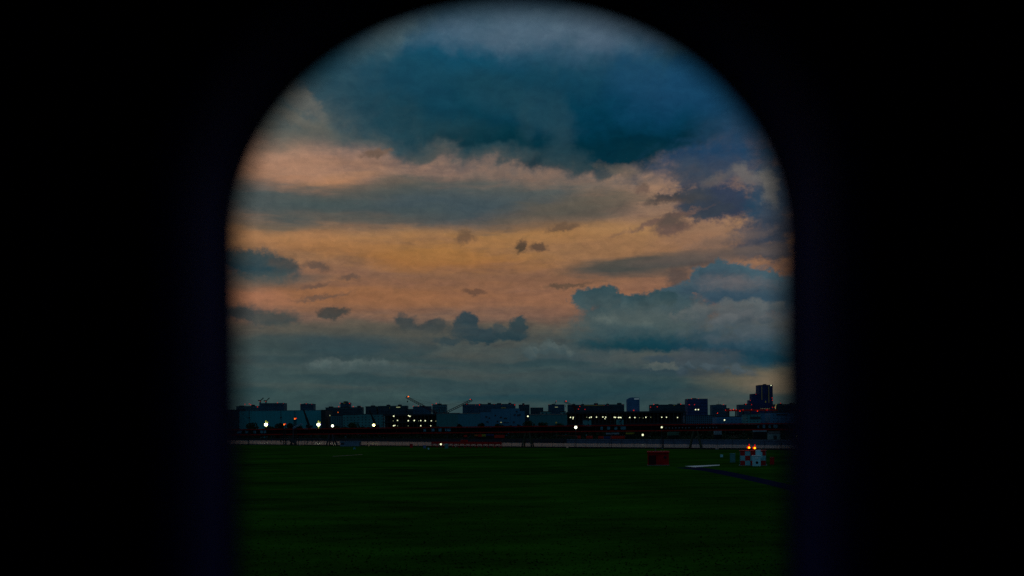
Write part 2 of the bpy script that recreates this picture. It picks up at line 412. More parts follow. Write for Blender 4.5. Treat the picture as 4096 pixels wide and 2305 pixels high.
def make_cloud_group():
    """one cloud layer laid over the colour behind it"""
    gt = bpy.data.node_groups.new('cloud_layer', 'ShaderNodeTree')
    for nm, ty in (('Sky', 'NodeSocketColor'), ('Q', 'NodeSocketVector'), ('Noise', 'NodeSocketFloat'), ('Centre', 'NodeSocketVector'),
                   ('Ax', 'NodeSocketVector'), ('Ay', 'NodeSocketVector'), ('Amt', 'NodeSocketFloat'), ('Base', 'NodeSocketFloat'),
                   ('Lo', 'NodeSocketFloat'), ('Hi', 'NodeSocketFloat'), ('Op', 'NodeSocketFloat'), ('Top', 'NodeSocketColor'), ('Foot', 'NodeSocketColor')):
        gt.interface.new_socket(nm, in_out='INPUT', socket_type=ty)
    gt.interface.new_socket('Sky', in_out='OUTPUT', socket_type='NodeSocketColor')
    gn = gt.nodes; gl = gt.links
    gi = gn.new('NodeGroupInput'); go = gn.new('NodeGroupOutput')
    I = gi.outputs

    def put(sock, v):
        if isinstance(v, bpy.types.NodeSocket): gl.new(v, sock)
        else: sock.default_value = v

    def m(op, a, b=None, c=None):
        n = gn.new('ShaderNodeMath'); n.operation = op
        for i, v in enumerate((a, b, c)):
            if v is not None: put(n.inputs[i], v)
        return n.outputs[0]

    def vm(op, a, b, c=None):
        n = gn.new('ShaderNodeVectorMath'); n.operation = op
        put(n.inputs[0], a); put(n.inputs[1], b)
        if c is not None: put(n.inputs[2], c)
        return n.outputs['Value'] if op == 'DOT_PRODUCT' else n.outputs[0]
    hold = vm('MULTIPLY_ADD', I['Sky'], (0, 0, 0), I['Q'])     # keeps the layers in order when compiled
    dv = vm('SUBTRACT', hold, I['Centre'])
    lx = vm('DOT_PRODUCT', dv, I['Ax']); ly = vm('DOT_PRODUCT', dv, I['Ay'])
    dd = m('SQRT', m('MULTIPLY_ADD', lx, lx, m('MULTIPLY', ly, ly)))
    dens = m('MULTIPLY_ADD', I['Noise'], I['Amt'], m('SUBTRACT', I['Base'], dd))

    def ss(v, lo, hi):
        n = gn.new('ShaderNodeMapRange'); n.interpolation_type = 'SMOOTHSTEP'; n.clamp = False
        put(n.inputs[0], v); put(n.inputs[1], lo); put(n.inputs[2], hi)
        return n.outputs[0]
    al = m('MULTIPLY', ss(dens, I['Lo'], I['Hi']), I['Op'])
    g_ = ss(m('MULTIPLY_ADD', I['Noise'], 1.6, m('SUBTRACT', ly, 0.8)), -0.8, 0.8)

    def mx(f, a, b):
        n = gn.new('ShaderNodeMix'); n.data_type = 'RGBA'
        put(n.inputs[0], f); put(n.inputs[6], a); put(n.inputs[7], b)
        return n.outputs[2]
    gl.new(mx(al, I['Sky'], mx(g_, I['Foot'], I['Top'])), go.inputs[0])
    return gt


CLOUD = make_cloud_group()
WARP = {'A': (.30, .22), 'B': (.75, .20), 'V': (.75, .55)}


def layer(gn, gl, colr, src, spec):
    k, x, y, rx, ry, turn, amt, soft, op, ct, cb = spec
    px, py = skypt(x, y)
    cs, sn, sx, sy = math.cos(R(turn)), math.sin(R(turn)), 100 / (rx * 1.12), 100 / (ry * 1.12)
    gnode = gn.new('ShaderNodeGroup'); gnode.node_tree = CLOUD
    i = gnode.inputs
    gl.new(colr, i['Sky']); gl.new(src['Q' + k], i['Q']); gl.new(src['n' + k], i['Noise'])
    i['Centre'].default_value = (px, py, 0)
    i['Ax'].default_value = (cs * sx, sn * sx, 0); i['Ay'].default_value = (-sn * sy, cs * sy, 0)
    i['Amt'].default_value = amt * 1.5; i['Base'].default_value = 1.0 - amt * .75
    i['Lo'].default_value = -soft * .6; i['Hi'].default_value = soft; i['Op'].default_value = op
    i['Top'].default_value = lin(ct); i['Foot'].default_value = lin(cb)
    return gnode.outputs[0]


def cell(specs):
    """the cloud layers that reach one patch of the dome"""
    gt = bpy.data.node_groups.new('sky_patch', 'ShaderNodeTree')
    for nm, ty in (('Sky', 'Color'), ('QA', 'Vector'), ('QB', 'Vector'), ('QV', 'Vector'), ('nA', 'Float'), ('nB', 'Float'), ('nV', 'Float')):
        gt.interface.new_socket(nm, in_out='INPUT', socket_type='NodeSocket' + ty)
    gt.interface.new_socket('Sky', in_out='OUTPUT', socket_type='NodeSocketColor')
    gi = gt.nodes.new('NodeGroupInput'); go = gt.nodes.new('NodeGroupOutput')
    c = gi.outputs['Sky']
    for sp_ in specs:
        c = layer(gt.nodes, gt.links, c, gi.outputs, sp_)
    gt.links.new(c, go.inputs[0])
    n = N.new('ShaderNodeGroup'); n.node_tree = gt
    for nm, so in (('Sky', base_sky), ('QA', QA), ('QB', QB), ('QV', QV), ('nA', nA), ('nB', nB), ('nV', nV)):
        L.new(so, n.inputs[nm])
    return n.outputs[0]


def extent(spec):
    k, x, y, rx, ry, turn, amt, soft = spec[:8]
    px, py = skypt(x, y)
    rch = (1 + .375 * amt + .45 * soft) * 1.12 / 100
    c_, s_ = abs(math.cos(R(turn))), abs(math.sin(R(turn)))
    ex = math.hypot(rx * c_, ry * s_) * rch + WARP[k][0]; ey = math.hypot(rx * s_, ry * c_) * rch + WARP[k][1]
    return px - ex, px + ex, py - ey, py + ey


def bgnode(c):
    n = N.new('ShaderNodeBackground'); L.new(c, n.inputs['Color']); return n.outputs[0]


def pick(sock, thr, lowshader, highshader):
    """a hard choice between two regions of the dome, so that only one is evaluated"""
    n = N.new('ShaderNodeMixShader')
    L.new(mth('GREATER_THAN', sock, thr), n.inputs[0]); L.new(lowshader, n.inputs[1]); L.new(highshader, n.inputs[2])
    return n.outputs[0]


base_sky = col
# the rest of the dome: blue-grey overcast, unseen zenith brightened to light the grass
rear = mixc(sstep(nV, 0.3, 0.75), lin((30, 62, 88)), lin((62, 84, 102)))
rear = mixc(sstep(dzs, .45, .9), rear, lin((88, 110, 118)))
up = sstep(dzs, 0.40, 0.62)
side = sstep(dys, 0.90, 0.66)
edge = mth('MAXIMUM', up, side)


def finish(c):
    # uneven thickness of every layer
    lum = N.new('ShaderNodeCombineColor')
    for i_, (a_, b_) in enumerate(((.80, .60), (.66, .67), (.52, .74))):
        L.new(mth('MULTIPLY_ADD', nG, a_, b_), lum.inputs[i_])
    return bgnode(mixc(edge, mixc(1.0, c, lum.outputs[0], 'MULTIPLY'), rear))


XS = [-1e3] + [skypt(x, 600)[0] for x in (760, 960, 1160, 1360, 1560, 1760)] + [1e3]
YS = [-1e3] + [skypt(1288, y)[1] for y in (985, 900, 800, 690, 560, 450, 330, 190)] + [1e3]
EXT = [extent(sp_) for sp_ in CL]
rows = []
for j in range(len(YS) - 1):
    cells = []
    for i in range(len(XS) - 1):
        cells.append(finish(cell([sp_ for sp_, (x0, x1, y0, y1) in zip(CL, EXT)
                                  if x1 > XS[i] and x0 < XS[i + 1] and y1 > YS[j] and y0 < YS[j + 1]])))

    def tree(lo, hi, arr, cuts, sock):
        if hi - lo == 1: return arr[lo]
        mid_ = (lo + hi) // 2
        return pick(sock, cuts[mid_], tree(lo, mid_, arr, cuts, sock), tree(mid_, hi, arr, cuts, sock))
    rows.append(tree(0, len(cells), cells, XS, mth('MULTIPLY', az, UNIT)))
front = tree(0, len(rows), rows, YS, mth('MULTIPLY', el, UNIT))
dome = pick(edge, .9999, front, bgnode(rear))
under = N.new('ShaderNodeBackground'); under.inputs[0].default_value = lin((12, 20, 22))
dome = pick(dzs, -.012, under.outputs[0], dome)
wo = N.new('ShaderNodeOutputWorld')
L.new(dome, wo.inputs[0])
world.cycles.sampling_method = 'MANUAL'
world.cycles.sample_map_resolution = 512
# the sun has set: no sun lamp

# ------------------------------------------------------------------ helpers
class MB:
    def __init__(s): s.v, s.f = [], []
    def box(s, x0, x1, y0, y1, z0, z1):
        b = len(s.v)
        s.v += [(x0, y0, z0), (x1, y0, z0), (x1, y1, z0), (x0, y1, z0), (x0, y0, z1), (x1, y0, z1), (x1, y1, z1), (x0, y1, z1)]
        s.f += [tuple(b + i for i in q) for q in ((0, 3, 2, 1), (4, 5, 6, 7), (0, 1, 5, 4), (1, 2, 6, 5), (2, 3, 7, 6), (3, 0, 4, 7))]
        return s
    def quad(s, a, b, c, d):
        k = len(s.v); s.v += [tuple(a), tuple(b), tuple(c), tuple(d)]; s.f.append((k, k + 1, k + 2, k + 3)); return s
    def tube(s, p, q, r0, r1=None, n=6):
        r1 = r0 if r1 is None else r1
        p, q = Vector(p), Vector(q); ax = (q - p).normalized()
        h = Vector((0, 0, 1)) if abs(ax.z) < .9 else Vector((1, 0, 0))
        a = ax.cross(h).normalized(); b = ax.cross(a)
        k = len(s.v)
        for c, r in ((p, r0), (q, r1)):
            for i in range(n):
                t = 2 * math.pi * i / n
                s.v.append(tuple(c + a * (r * math.cos(t)) + b * (r * math.sin(t))))
        for i in range(n):
            j = (i + 1) % n
            s.f.append((k + i, k + j, k + n + j, k + n + i))
        s.f.append(tuple(k + i for i in reversed(range(n)))); s.f.append(tuple(k + n + i for i in range(n)))
        return s
    def ball(s, c, rx, ry=None, rz=None, nu=10, nv=6):
        ry = ry or rx; rz = rz or rx
        k = len(s.v); cx, cy, cz = c
        s.v.append((cx, cy, cz - rz))
        for j in range(1, nv):
            t = -math.pi / 2 + math.pi * j / nv
            for i in range(nu):
                p = 2 * math.pi * i / nu
                s.v.append((cx + rx * math.cos(t) * math.cos(p), cy + ry * math.cos(t) * math.sin(p), cz + rz * math.sin(t)))
        s.v.append((cx, cy, cz + rz)); top = len(s.v) - 1
        for i in range(nu):
            j = (i + 1) % nu
            s.f.append((k, k + 1 + j, k + 1 + i))
            for r in range(nv - 2):
                a = k + 1 + r * nu
                s.f.append((a + i, a + j, a + nu + j, a + nu + i))
            a = k + 1 + (nv - 2) * nu
            s.f.append((a + i, a + j, top))
        return s
    def truss(s, p, q, w, r, seg):
        """square lattice boom between p and q, width w"""
        p, q = Vector(p), Vector(q); ax = (q - p).normalized()
        a = ax.cross(Vector((0, 1, 0))).normalized(); b = Vector((0, 1, 0))
        cs = [a * (w / 2 * i) + b * (w / 2 * j) for i, j in ((1, 1), (1, -1), (-1, -1), (-1, 1))]
        for c in cs: s.tube(p + c, q + c, r, r, 4)
        Lg = (q - p).length
        for k in range(seg):
            t0, t1 = p + ax * (Lg * k / seg), p + ax * (Lg * (k + 1) / seg)
            for i in range(4):
                c0, c1 = cs[i], cs[(i + 1) % 4]
                s.tube(t0 + c0, t1 + c1, r * .6, r * .6, 4)
        return s
    def build(s, name, m, parent=None, smooth=False):
        me = bpy.data.meshes.new(name)
        me.from_pydata(s.v, [], s.f); me.update()
        if m is not None: me.materials.append(m)
        if smooth:
            for p in me.polygons: p.use_smooth = True
        o = bpy.data.objects.new(name, me); C.objects.link(o)
        if parent is not None: o.parent = parent
        return o


def tag(o, label, cat, group=None):
    o['label'] = label; o['category'] = cat
    if group: o['group'] = group
    return o


def thing(name, label, cat, loc, group=None, rz=0.0):
    o = bpy.data.objects.new(name, None); C.objects.link(o)
    o.empty_display_size = 0.3
    o.location = loc; o.rotation_euler = (0, 0, rz)
    return tag(o, label, cat, group)


def struct(o, kind='structure'):
    o['kind'] = kind; return o


def copy_tree(o, loc, scale=1.0, rz=0.0, label=None, group=None):
    c = o.copy(); C.objects.link(c)
    c.location = loc; c.scale = (scale,) * 3; c.rotation_euler = (0, 0, rz)
    for ch in list(o.children):
        d = ch.copy(); C.objects.link(d); d.parent = c
        for g in list(ch.children):
            e = g.copy(); C.objects.link(e); e.parent = d
    if label: c['label'] = label
    if group: c['group'] = group
    return c


MATS = {}


def mat(name, base, rough=.7, var=.25, scale=.6, spec=.3, metal=0.0, bump=0.0, stretch=(1, 1, 1)):
    if name in MATS: return MATS[name]
    m = bpy.data.materials.new(name); m.use_nodes = True
    t = m.node_tree; b = t.nodes['Principled BSDF']
    b.inputs['Roughness'].default_value = rough; b.inputs['Metallic'].default_value = metal
    b.inputs['Specular IOR Level'].default_value = spec
    tcn = t.nodes.new('ShaderNodeTexCoord'); mp = t.nodes.new('ShaderNodeMapping')
    mp.inputs['Scale'].default_value = stretch
    nz = t.nodes.new('ShaderNodeTexNoise'); nz.inputs['Scale'].default_value = scale; nz.inputs['Detail'].default_value = 6
    rp = t.nodes.new('ShaderNodeValToRGB')
    rp.color_ramp.elements[0].position = .3; rp.color_ramp.elements[1].position = .72
    rp.color_ramp.elements[0].color = tuple(c * (1 - var) for c in base) + (1,)
    rp.color_ramp.elements[1].color = tuple(min(1, c * (1 + var)) for c in base) + (1,)
    t.links.new(tcn.outputs['Object'], mp.inputs[0]); t.links.new(mp.outputs[0], nz.inputs['Vector'])
    t.links.new(nz.outputs[0], rp.inputs[0]); t.links.new(rp.outputs[0], b.inputs['Base Color'])
    if bump:
        bn = t.nodes.new('ShaderNodeBump'); bn.inputs['Strength'].default_value = bump
        t.links.new(nz.outputs[0], bn.inputs['Height']); t.links.new(bn.outputs[0], b.inputs['Normal'])
    MATS[name] = m
    return m


def facade(name, base, win=(.02, .025, .03), fx=3.4, fz=3.1, wx=.55, wz=.5):
    """rendered wall with rows of dark window openings, in metres of the building itself"""
    if name in MATS: return MATS[name]
    m = mat(name, base, .75, .22, .05)
    t = m.node_tree; b = t.nodes['Principled BSDF']
    src = b.inputs['Base Color'].links[0].from_socket
    tcn = t.nodes.new('ShaderNodeTexCoord'); sp = t.nodes.new('ShaderNodeSeparateXYZ')
    t.links.new(tcn.outputs['Object'], sp.inputs[0])

    def M(op, a, bb):
        n = t.nodes.new('ShaderNodeMath'); n.operation = op
        for i, v in enumerate((a, bb)):
            if isinstance(v, bpy.types.NodeSocket): t.links.new(v, n.inputs[i])
            else: n.inputs[i].default_value = v
        return n.outputs[0]
    xs = M('ADD', sp.outputs[0], sp.outputs[1])
    gx = M('LESS_THAN', M('FRACT', M('DIVIDE', xs, fx), 0), wx)
    gz = M('LESS_THAN', M('FRACT', M('DIVIDE', sp.outputs[2], fz), 0), wz)
    w = M('MULTIPLY', gx, gz)
    mx = t.nodes.new('ShaderNodeMix'); mx.data_type = 'RGBA'
    t.links.new(w, mx.inputs[0]); t.links.new(src, mx.inputs[6]); mx.inputs[7].default_value = win + (1,)
    t.links.new(mx.outputs[2], b.inputs['Base Color'])
    return m


def glow(name, c, s):
    if name in MATS: return MATS[name]
    m = bpy.data.materials.new(name); m.use_nodes = True
    t = m.node_tree; t.nodes.clear()
    e = t.nodes.new('ShaderNodeEmission'); e.inputs[0].default_value = c + (1,); e.inputs[1].default_value = s
    o = t.nodes.new('ShaderNodeOutputMaterial'); t.links.new(e.outputs[0], o.inputs[0])
    MATS[name] = m
    return m


LR = glow('red_lamp', (1.0, .03, .015), 0.55)
LRB = glow('bright_red_lamp', (1.0, .03, .006), 1.1)
LAM = glow('amber_lamp', (1.0, .16, .012), 2.2)
LDA = glow('dim_amber_lamp', (1.0, .16, .02), .7)
LW = glow('white_lamp', (.96, 1.0, .60), 1.5)
LWD = glow('dim_white_lamp', (.80, .9, .45), .3)
LHALO = glow('yellow_halo', (.75, .80, .10), .8)  # emission for the imitated bloom around flood lamps
LVIO = glow('violet_halo', (.25, .12, .9), .5)
LFL = glow('flood_lamp', (.95, 1.0, .66), 6.0)
LYG = glow('green_yellow_lamp', (.62, .75, .10), 2.4)
LYD = glow('dim_yellow_window', (.45, .5, .12), .07)
LYW = glow('yellow_window', (.75, .72, .30), .35)

M_STEEL = mat('dark_steel', (.035, .037, .042), .6, .2, 2.0, .3)
M_BLACK = mat('black_steel', (.012, .013, .014), .7, .2, 2.0, .2)
M_REDST = mat('red_steel', (.38, .012, .008), .7, .3, .8, .1)
M_PALE = mat('pale_panel', (.12, .36, .42), .7, .15, .8, .2)
M_ROOF = mat('roof_felt', (.05, .055, .06), .9, .3, .4, .1)
M_CONC = mat('concrete', (.24, .24, .25), .85, .25, .5, .2)
M_WHITE = mat('white_paint', (.36, .74, .80), .55, .1, 1.5, .3)
M_RED = mat('red_paint', (.55, .010, .010), .6, .2, 1.5, .2)
M_REDD = mat('weathered_red_paint', (.46, .006, .006), .75, .3, .9, .15)
M_GREY = mat('grey_cabinet_paint', (.07, .24, .24), .6, .15, 1.5, .3)
M_TRUNK = mat('bark', (.05, .035, .022), .9, .3, 3.0, .1)
M_LEAF = mat('leaf', (.020, .045, .014), .8, .5, .5, .1)
M_LEAF2 = mat('leaf_dark', (.014, .030, .012), .8, .5, .5, .1)

# ------------------------------------------------------------------ ground, water, far shore
# shoreline of the airfield and of the far quay, fitted to the photograph's perspective
def shore(X): return 343.0 - 1.21 * X
def quay(X): return 783.7 - 1.64 * X
WZ = -3.2
NX = Vector((1.21, 1.0)).normalized()     # out over the water


def mat_grass():
    m = bpy.data.materials.new('grass_field'); m.use_nodes = True
    t = m.node_tree; b = t.nodes['Principled BSDF']
    b.inputs['Roughness'].default_value = .95; b.inputs['Specular IOR Level'].default_value = 0.0
    tcn = t.nodes.new('ShaderNodeTexCoord')

    def nz(s, d, st, r=.6):
        mp = t.nodes.new('ShaderNodeMapping'); mp.inputs['Scale'].default_value = st
        t.links.new(tcn.outputs['Object'], mp.inputs[0])
        n = t.nodes.new('ShaderNodeTexNoise'); n.inputs['Scale'].default_value = s; n.inputs['Detail'].default_value = d
        n.inputs['Roughness'].default_value = r
        t.links.new(mp.outputs[0], n.inputs['Vector']); return n.outputs[0]

    def M(op, a, bb, cl=False):
        n = t.nodes.new('ShaderNodeMath'); n.operation = op; n.use_clamp = cl
        for i, v in enumerate((a, bb)):
            if isinstance(v, bpy.types.NodeSocket): t.links.new(v, n.inputs[i])
            else: n.inputs[i].default_value = v
        return n.outputs[0]
    big = nz(.05, 6, (.6, .8, 1), .62); mid = nz(.22, 6, (.45, .9, 1), .68); fin = nz(2.2, 5, (1, 1, 1), .7)
    s = M('ADD', M('MULTIPLY', big, .46), M('ADD', M('MULTIPLY', mid, .44), M('MULTIPLY', fin, .10)))
    rp = t.nodes.new('ShaderNodeValToRGB'); e = rp.color_ramp.elements
    e[0].position = .39; e[0].color = (.008, .022, .003, 1)
    e[1].position = .65; e[1].color = (.026, .105, .006, 1)
    x = rp.color_ramp.elements.new(.5); x.color = (.016, .056, .004, 1)
    t.links.new(s, rp.inputs[0]); t.links.new(rp.outputs[0], b.inputs['Base Color'])
    bn = t.nodes.new('ShaderNodeBump'); bn.inputs['Strength'].default_value = .25; bn.inputs['Distance'].default_value = .2
    t.links.new(M('ADD', mid, fin), bn.inputs['Height']); t.links.new(bn.outputs[0], b.inputs['Normal'])
    return m


M_GRASS = mat_grass()
mb = MB()
mb.v = [(-1400, shore(-1400), 0), (-1400, -700, 0), (900, -746, 0), (900, shore(900), 0)]
mb.f = [(0, 1, 2, 3)]
g = struct(mb.build('ground', M_GRASS))
# earth bank down to the water
mb = MB()
a, b_ = Vector((-1400, shore(-1400))), Vector((900, shore(900)))
o1 = NX * 4.5
mb.quad((a.x, a.y, 0), (b_.x, b_.y, 0), (b_.x + o1.x, b_.y + o1.y, WZ - .6), (a.x + o1.x, a.y + o1.y, WZ - .6))
struct(mb.build('embankment', mat('bank_rubble', (.035, .033, .03), .95, .5, .7, .05, bump=.5)))
# low kerb wall along the shore
mb = MB()
for k in range(60):
    t0, t1 = k / 60, (k + 1) / 60 - .0004
    p, q = a.lerp(b_, t0), a.lerp(b_, t1)
    n1 = NX * .25
    i0 = len(mb.v)
    for z in (-.2, .42):
        for v in (p - n1, q - n1, q + n1, p + n1): mb.v.append((v.x - NX.x * .3, v.y - NX.y * .3, z))
    mb.f += [tuple(i0 + i for i in qd) for qd in ((0, 3, 2, 1), (4, 5, 6, 7), (0, 1, 5, 4), (1, 2, 6, 5), (2, 3, 7, 6), (3, 0, 4, 7))]
struct(mb.build('shore_kerb', mat('kerb_stone', (.022, .024, .022), .95, .4, .8, .05)))


def mat_water():
    m = bpy.data.materials.new('harbour_water'); m.use_nodes = True
    t = m.node_tree; b = t.nodes['Principled BSDF']
    b.inputs['Base Color'].default_value = (.010, .014, .018, 1); b.inputs['Roughness'].default_value = .34; b.inputs['Specular IOR Level'].default_value = .28
    b.inputs['IOR'].default_value = 1.333
    tcn = t.nodes.new('ShaderNodeTexCoord')
    mp = t.nodes.new('ShaderNodeMapping'); mp.inputs['Scale'].default_value = (.6, .35, 1)
    n = t.nodes.new('ShaderNodeTexNoise'); n.inputs['Scale'].default_value = .55; n.inputs['Detail'].default_value = 6
    n.inputs['Roughness'].default_value = .65
    bn = t.nodes.new('ShaderNodeBump'); bn.inputs['Strength'].default_value = .8; bn.inputs['Distance'].default_value = 1.0
    t.links.new(tcn.outputs['Object'], mp.inputs[0]); t.links.new(mp.outputs[0], n.inputs['Vector'])
    t.links.new(n.outputs[0], bn.inputs['Height']); t.links.new(bn.outputs[0], b.inputs['Normal'])
    return m


mb = MB()
mb.quad((-6000, -3000, WZ), (3000, -3000, WZ), (3000, 9000, WZ), (-6000, 9000, WZ))
struct(mb.build('water', mat_water()))
# far land, one sheet to the horizon, with a quay wall at its edge
LZ = -.4
mb = MB()
xa, xb = -4000, 1500
mb.quad((xa, quay(xa), LZ), (xb, quay(xb), LZ), (26000, 30000, LZ), (-26000, 30000, LZ))
struct(mb.build('far_shore', mat('far_ground', (.018, .024, .014), .95, .5, .02, .05)))
mb = MB()
mb.quad((xa, quay(xa), WZ - .5), (xb, quay(xb), WZ - .5), (xb, quay(xb), LZ), (xa, quay(xa), LZ))
struct(mb.build('quay_wall', mat('quay_stone', (.030, .034, .040), .9, .3, .3, .1)))
# paler sea wall with a coping on the right-hand stretch
qd = Vector((1, -1.64)).normalized(); qn = Vector((-1.64, -1)).normalized() * -1
sw = thing('sea_wall', 'long low blue-grey sea wall across the water on the right', 'wall', (0, 0, 0))
mb, mc = MB(), MB()


def strip(m_, x0, x1, off0, off1, z0, z1):
    i0 = len(m_.v)
    for z in (z0, z1):
        for X, o in ((x0, off0), (x1, off0), (x1, off1), (x0, off1)):
            m_.v.append((X - qn.x * o, quay(X) - qn.y * o, z))
    m_.f.extend(tuple(i0 + i for i in q) for q in ((0, 1, 2, 3), (4, 7, 6, 5), (0, 4, 5, 1), (1, 5, 6, 2), (2, 6, 7, 3), (3, 7, 4, 0)))


strip(mb, 40, 420, .2, 1.0, WZ, -.9)
strip(mc, 40, 420, .1, 1.3, -.9, -.6)
mb.build('wall', mat('sea_wall_stone', (.10, .13, .19), .85, .2, .3, .2), sw)
mc.build('coping', mat('coping_stone', (.17, .21, .28), .8, .2, .3, .2), sw)

# paths on the airfield
def sheet(name, pts, z, m):
    b = MB(); b.v = [(p.x, p.y, z) for p in pts]; b.f = [tuple(range(len(pts)))]
    return struct(b.build(name, m))


M_ASPH = mat('asphalt', (.012, .013, .040), .95, .15, .15, .0)
edge_u = [(2800, 1869), (2900, 1884), (3000, 1904), (3120, 1930), (3300, 1972)]
edge_l = [(2700, 1871), (2820, 1885), (2950, 1912), (3080, 1942), (3300, 2000)]
mb = MB()
for (u0, u1, l0, l1) in zip(edge_u, edge_u[1:], edge_l, edge_l[1:]):
    q = [G(*l0), G(*l1), G(*u1), G(*u0)]
    mb.quad(*[(p.x, p.y, .004) for p in q])
struct(mb.build('service_path', M_ASPH))
sheet('concrete_apron', [G(2738, 1866), G(2780, 1870), G(2880, 1863), G(2878, 1860), G(2800, 1863)], .03,
      mat('pale_concrete', (.72, .66, .68), .5, .15, .6, .5))
sheet('footpath', [G(1330, 1827), G(1450, 1820), G(1450, 1818), G(1330, 1825)], .02, mat('worn_path', (.13, .10, .06), .9, .2, .6, .1))

# grass tufts in the nearer part of the field
mb = MB()
for i in range(14000):
    py = 1815 + 560 * random.random() ** 1.15
    px = 820 + 2500 * random.random()
    p = G(px, py)
    h = random.uniform(.03, .07); w = random.uniform(.03, .08)
    t = random.uniform(0, math.pi)
    dx, dy = math.cos(t) * w, math.sin(t) * w
    k = len(mb.v)
    lx, ly = random.uniform(-.06, .06), random.uniform(-.06, .06)
    mb.v += [(p.x - dx, p.y - dy, 0), (p.x + dx, p.y + dy, 0), (p.x + lx, p.y + ly, h)]
    mb.f.append((k, k + 1, k + 2))
gr = struct(mb.build('grass', M_GRASS), 'stuff')
tag(gr, 'dark green mown grass of the airfield with uneven tufts', 'grass')

# ------------------------------------------------------------------ aircraft cabin round the camera
YO, YI = 0.430, 0.350       # outer frame and cabin face of the side wall
KO = YO / 2528.0            # metres per 2576-view pixel at the outer frame


def opening(scale_x=1.0, grow=0.0):
    """window outline in metres (x, z) about the eye: rounded top, straight sides, rounded foot"""
    pts = []
    cx, hw = 1287 - 1288, 697
    ytop, ymid, ymid2 = 1085 + 4, 1085 - 585, -420
    n = 2.02
    for i in range(49):
        t = math.pi * i / 48
        c, s = math.cos(t), math.sin(t)
        x = abs(c) ** (2 / n) * math.copysign(1, c); z = abs(s) ** (2 / n)
        pts.append((cx + hw * x, ymid + (ytop - ymid) * z))
    for i in range(49):
        t = math.pi + math.pi * i / 48
        c, s = math.cos(t), math.sin(t)
        x = abs(c) ** (2 / n) * math.copysign(1, c); z = -abs(s) ** (2 / n)
        pts.append((cx + hw * x, ymid2 + (ytop - ymid) * z))
    mz = (ymid + ymid2) / 2
    out = []
    for x, z in pts:
        f = 1 + grow / hw
        out.append(((cx + (x - cx) * f * scale_x) * KO, (mz + (z - mz) * (1 + grow / 1000)) * KO))
    return out


M_PLAST = mat('cabin_plastic', (.020, .016, .13), .8, .1, 8.0, .05)
M_WALL = mat('cabin_wall_lining', (.10, .10, .22), .85, .1, 12.0, .05)
M_DARKP = mat('window_seal', (.015, .015, .022), .8, .2, 20.0, .05)
cab = thing('aircraft_cabin', 'dark aircraft cabin side wall around one rounded passenger window', 'aircraft', (0, 0, EYE))


def ring(o0, y0, o1, y1):
    b = MB(); n = len(o0)
    b.v = [(x, y0, z) for x, z in o0] + [(x, y1, z) for x, z in o1]
    b.f = [(i, (i + 1) % n, n + (i + 1) % n, n + i) for i in range(n)]
    return b


op_o = opening(); op_i = opening(1.0, 0.0)
op_o2 = opening(1.0, 60)
lip = opening(1.0, 10)
# outer frame: a flat ring with thickness, just inside the skin
fr = ring(op_o, YO, op_o, YO + .012)
for s_, y_ in ((op_o2, YO + .012), (op_o2, YO)):
    pass
r2 = ring(op_o, YO, op_o2, YO); r3 = ring(op_o2, YO + .012, op_o, YO + .012)
for r_ in (r2, r3):
    k = len(fr.v); fr.v += r_.v; fr.f += [tuple(i + k for i in f) for f in r_.f]
fr.build('window_frame', M_DARKP, cab)
inner = [(x * .965, z * .985) for x, z in lip]
ring(lip, YO - .002, inner, YI + .012).build('window_reveal', M_PLAST, cab)
bez = [(x * 1.05, z * 1.04) for x, z in inner]
ring(inner, YI + .012, bez, YI).build('window_bezel', M_PLAST, cab)
# side wall lining with the hole, cabin shell behind the camera
W, ZB, ZT = 3.0, -1.15, 1.10
n = len(bez); mb = MB()
outer = []
for x, z in bez:
    t = max(abs(x) / W, abs(z) / ZT if z > 0 else abs(z) / -ZB)
    outer.append((x / t, z / t))
ring(bez, YI, outer, YI).build('side_wall', M_WALL, cab)
mb = MB()
mb.quad((-W, YI + .1, ZT), (W, YI + .1, ZT), (W, -3.2, ZT), (-W, -3.2, ZT)).build('ceiling', M_WALL, cab)
mb = MB(); mb.quad((-W, YI + .1, ZB), (W, YI + .1, ZB), (W, -3.2, ZB), (-W, -3.2, ZB)).build('floor', mat('cabin_carpet', (.03, .03, .05), .95, .3, 30, .02), cab)
mb = MB(); mb.quad((-W, -3.2, ZB), (W, -3.2, ZB), (W, -3.2, ZT), (-W, -3.2, ZT))
mb.quad((-W, YI + .1, ZB), (-W, -3.2, ZB), (-W, -3.2, ZT), (-W, YI + .1, ZT))
mb.quad((W, YI + .1, ZB), (W, -3.2, ZB), (W, -3.2, ZT), (W, YI + .1, ZT)).build('cabin_lining', M_WALL, cab)
# outer skin
big = [(x * 1.0, z * 1.0) for x, z in op_o2]
ring([(x, z) for x, z in big], YO + .006, [(x, z) for x, z in outer], YO + .006).build('fuselage_skin', mat('fuselage_paint', (.55, .56, .58), .4, .05, 4, .3), cab)


def mat_pane():
    m = bpy.data.materials.new('acrylic_pane'); m.use_nodes = True
    t = m.node_tree; t.nodes.clear()
    tr = t.nodes.new('ShaderNodeBsdfTransparent'); tr.inputs[0].default_value = (.985, .99, 1, 1)
    gl = t.nodes.new('ShaderNodeBsdfGlossy'); gl.inputs['Roughness'].default_value = .05
    mx = t.nodes.new('ShaderNodeMixShader'); mx.inputs[0].default_value = .015
    o = t.nodes.new('ShaderNodeOutputMaterial')
    t.links.new(tr.outputs[0], mx.inputs[1]); t.links.new(gl.outputs[0], mx.inputs[2]); t.links.new(mx.outputs[0], o.inputs[0])
    return m


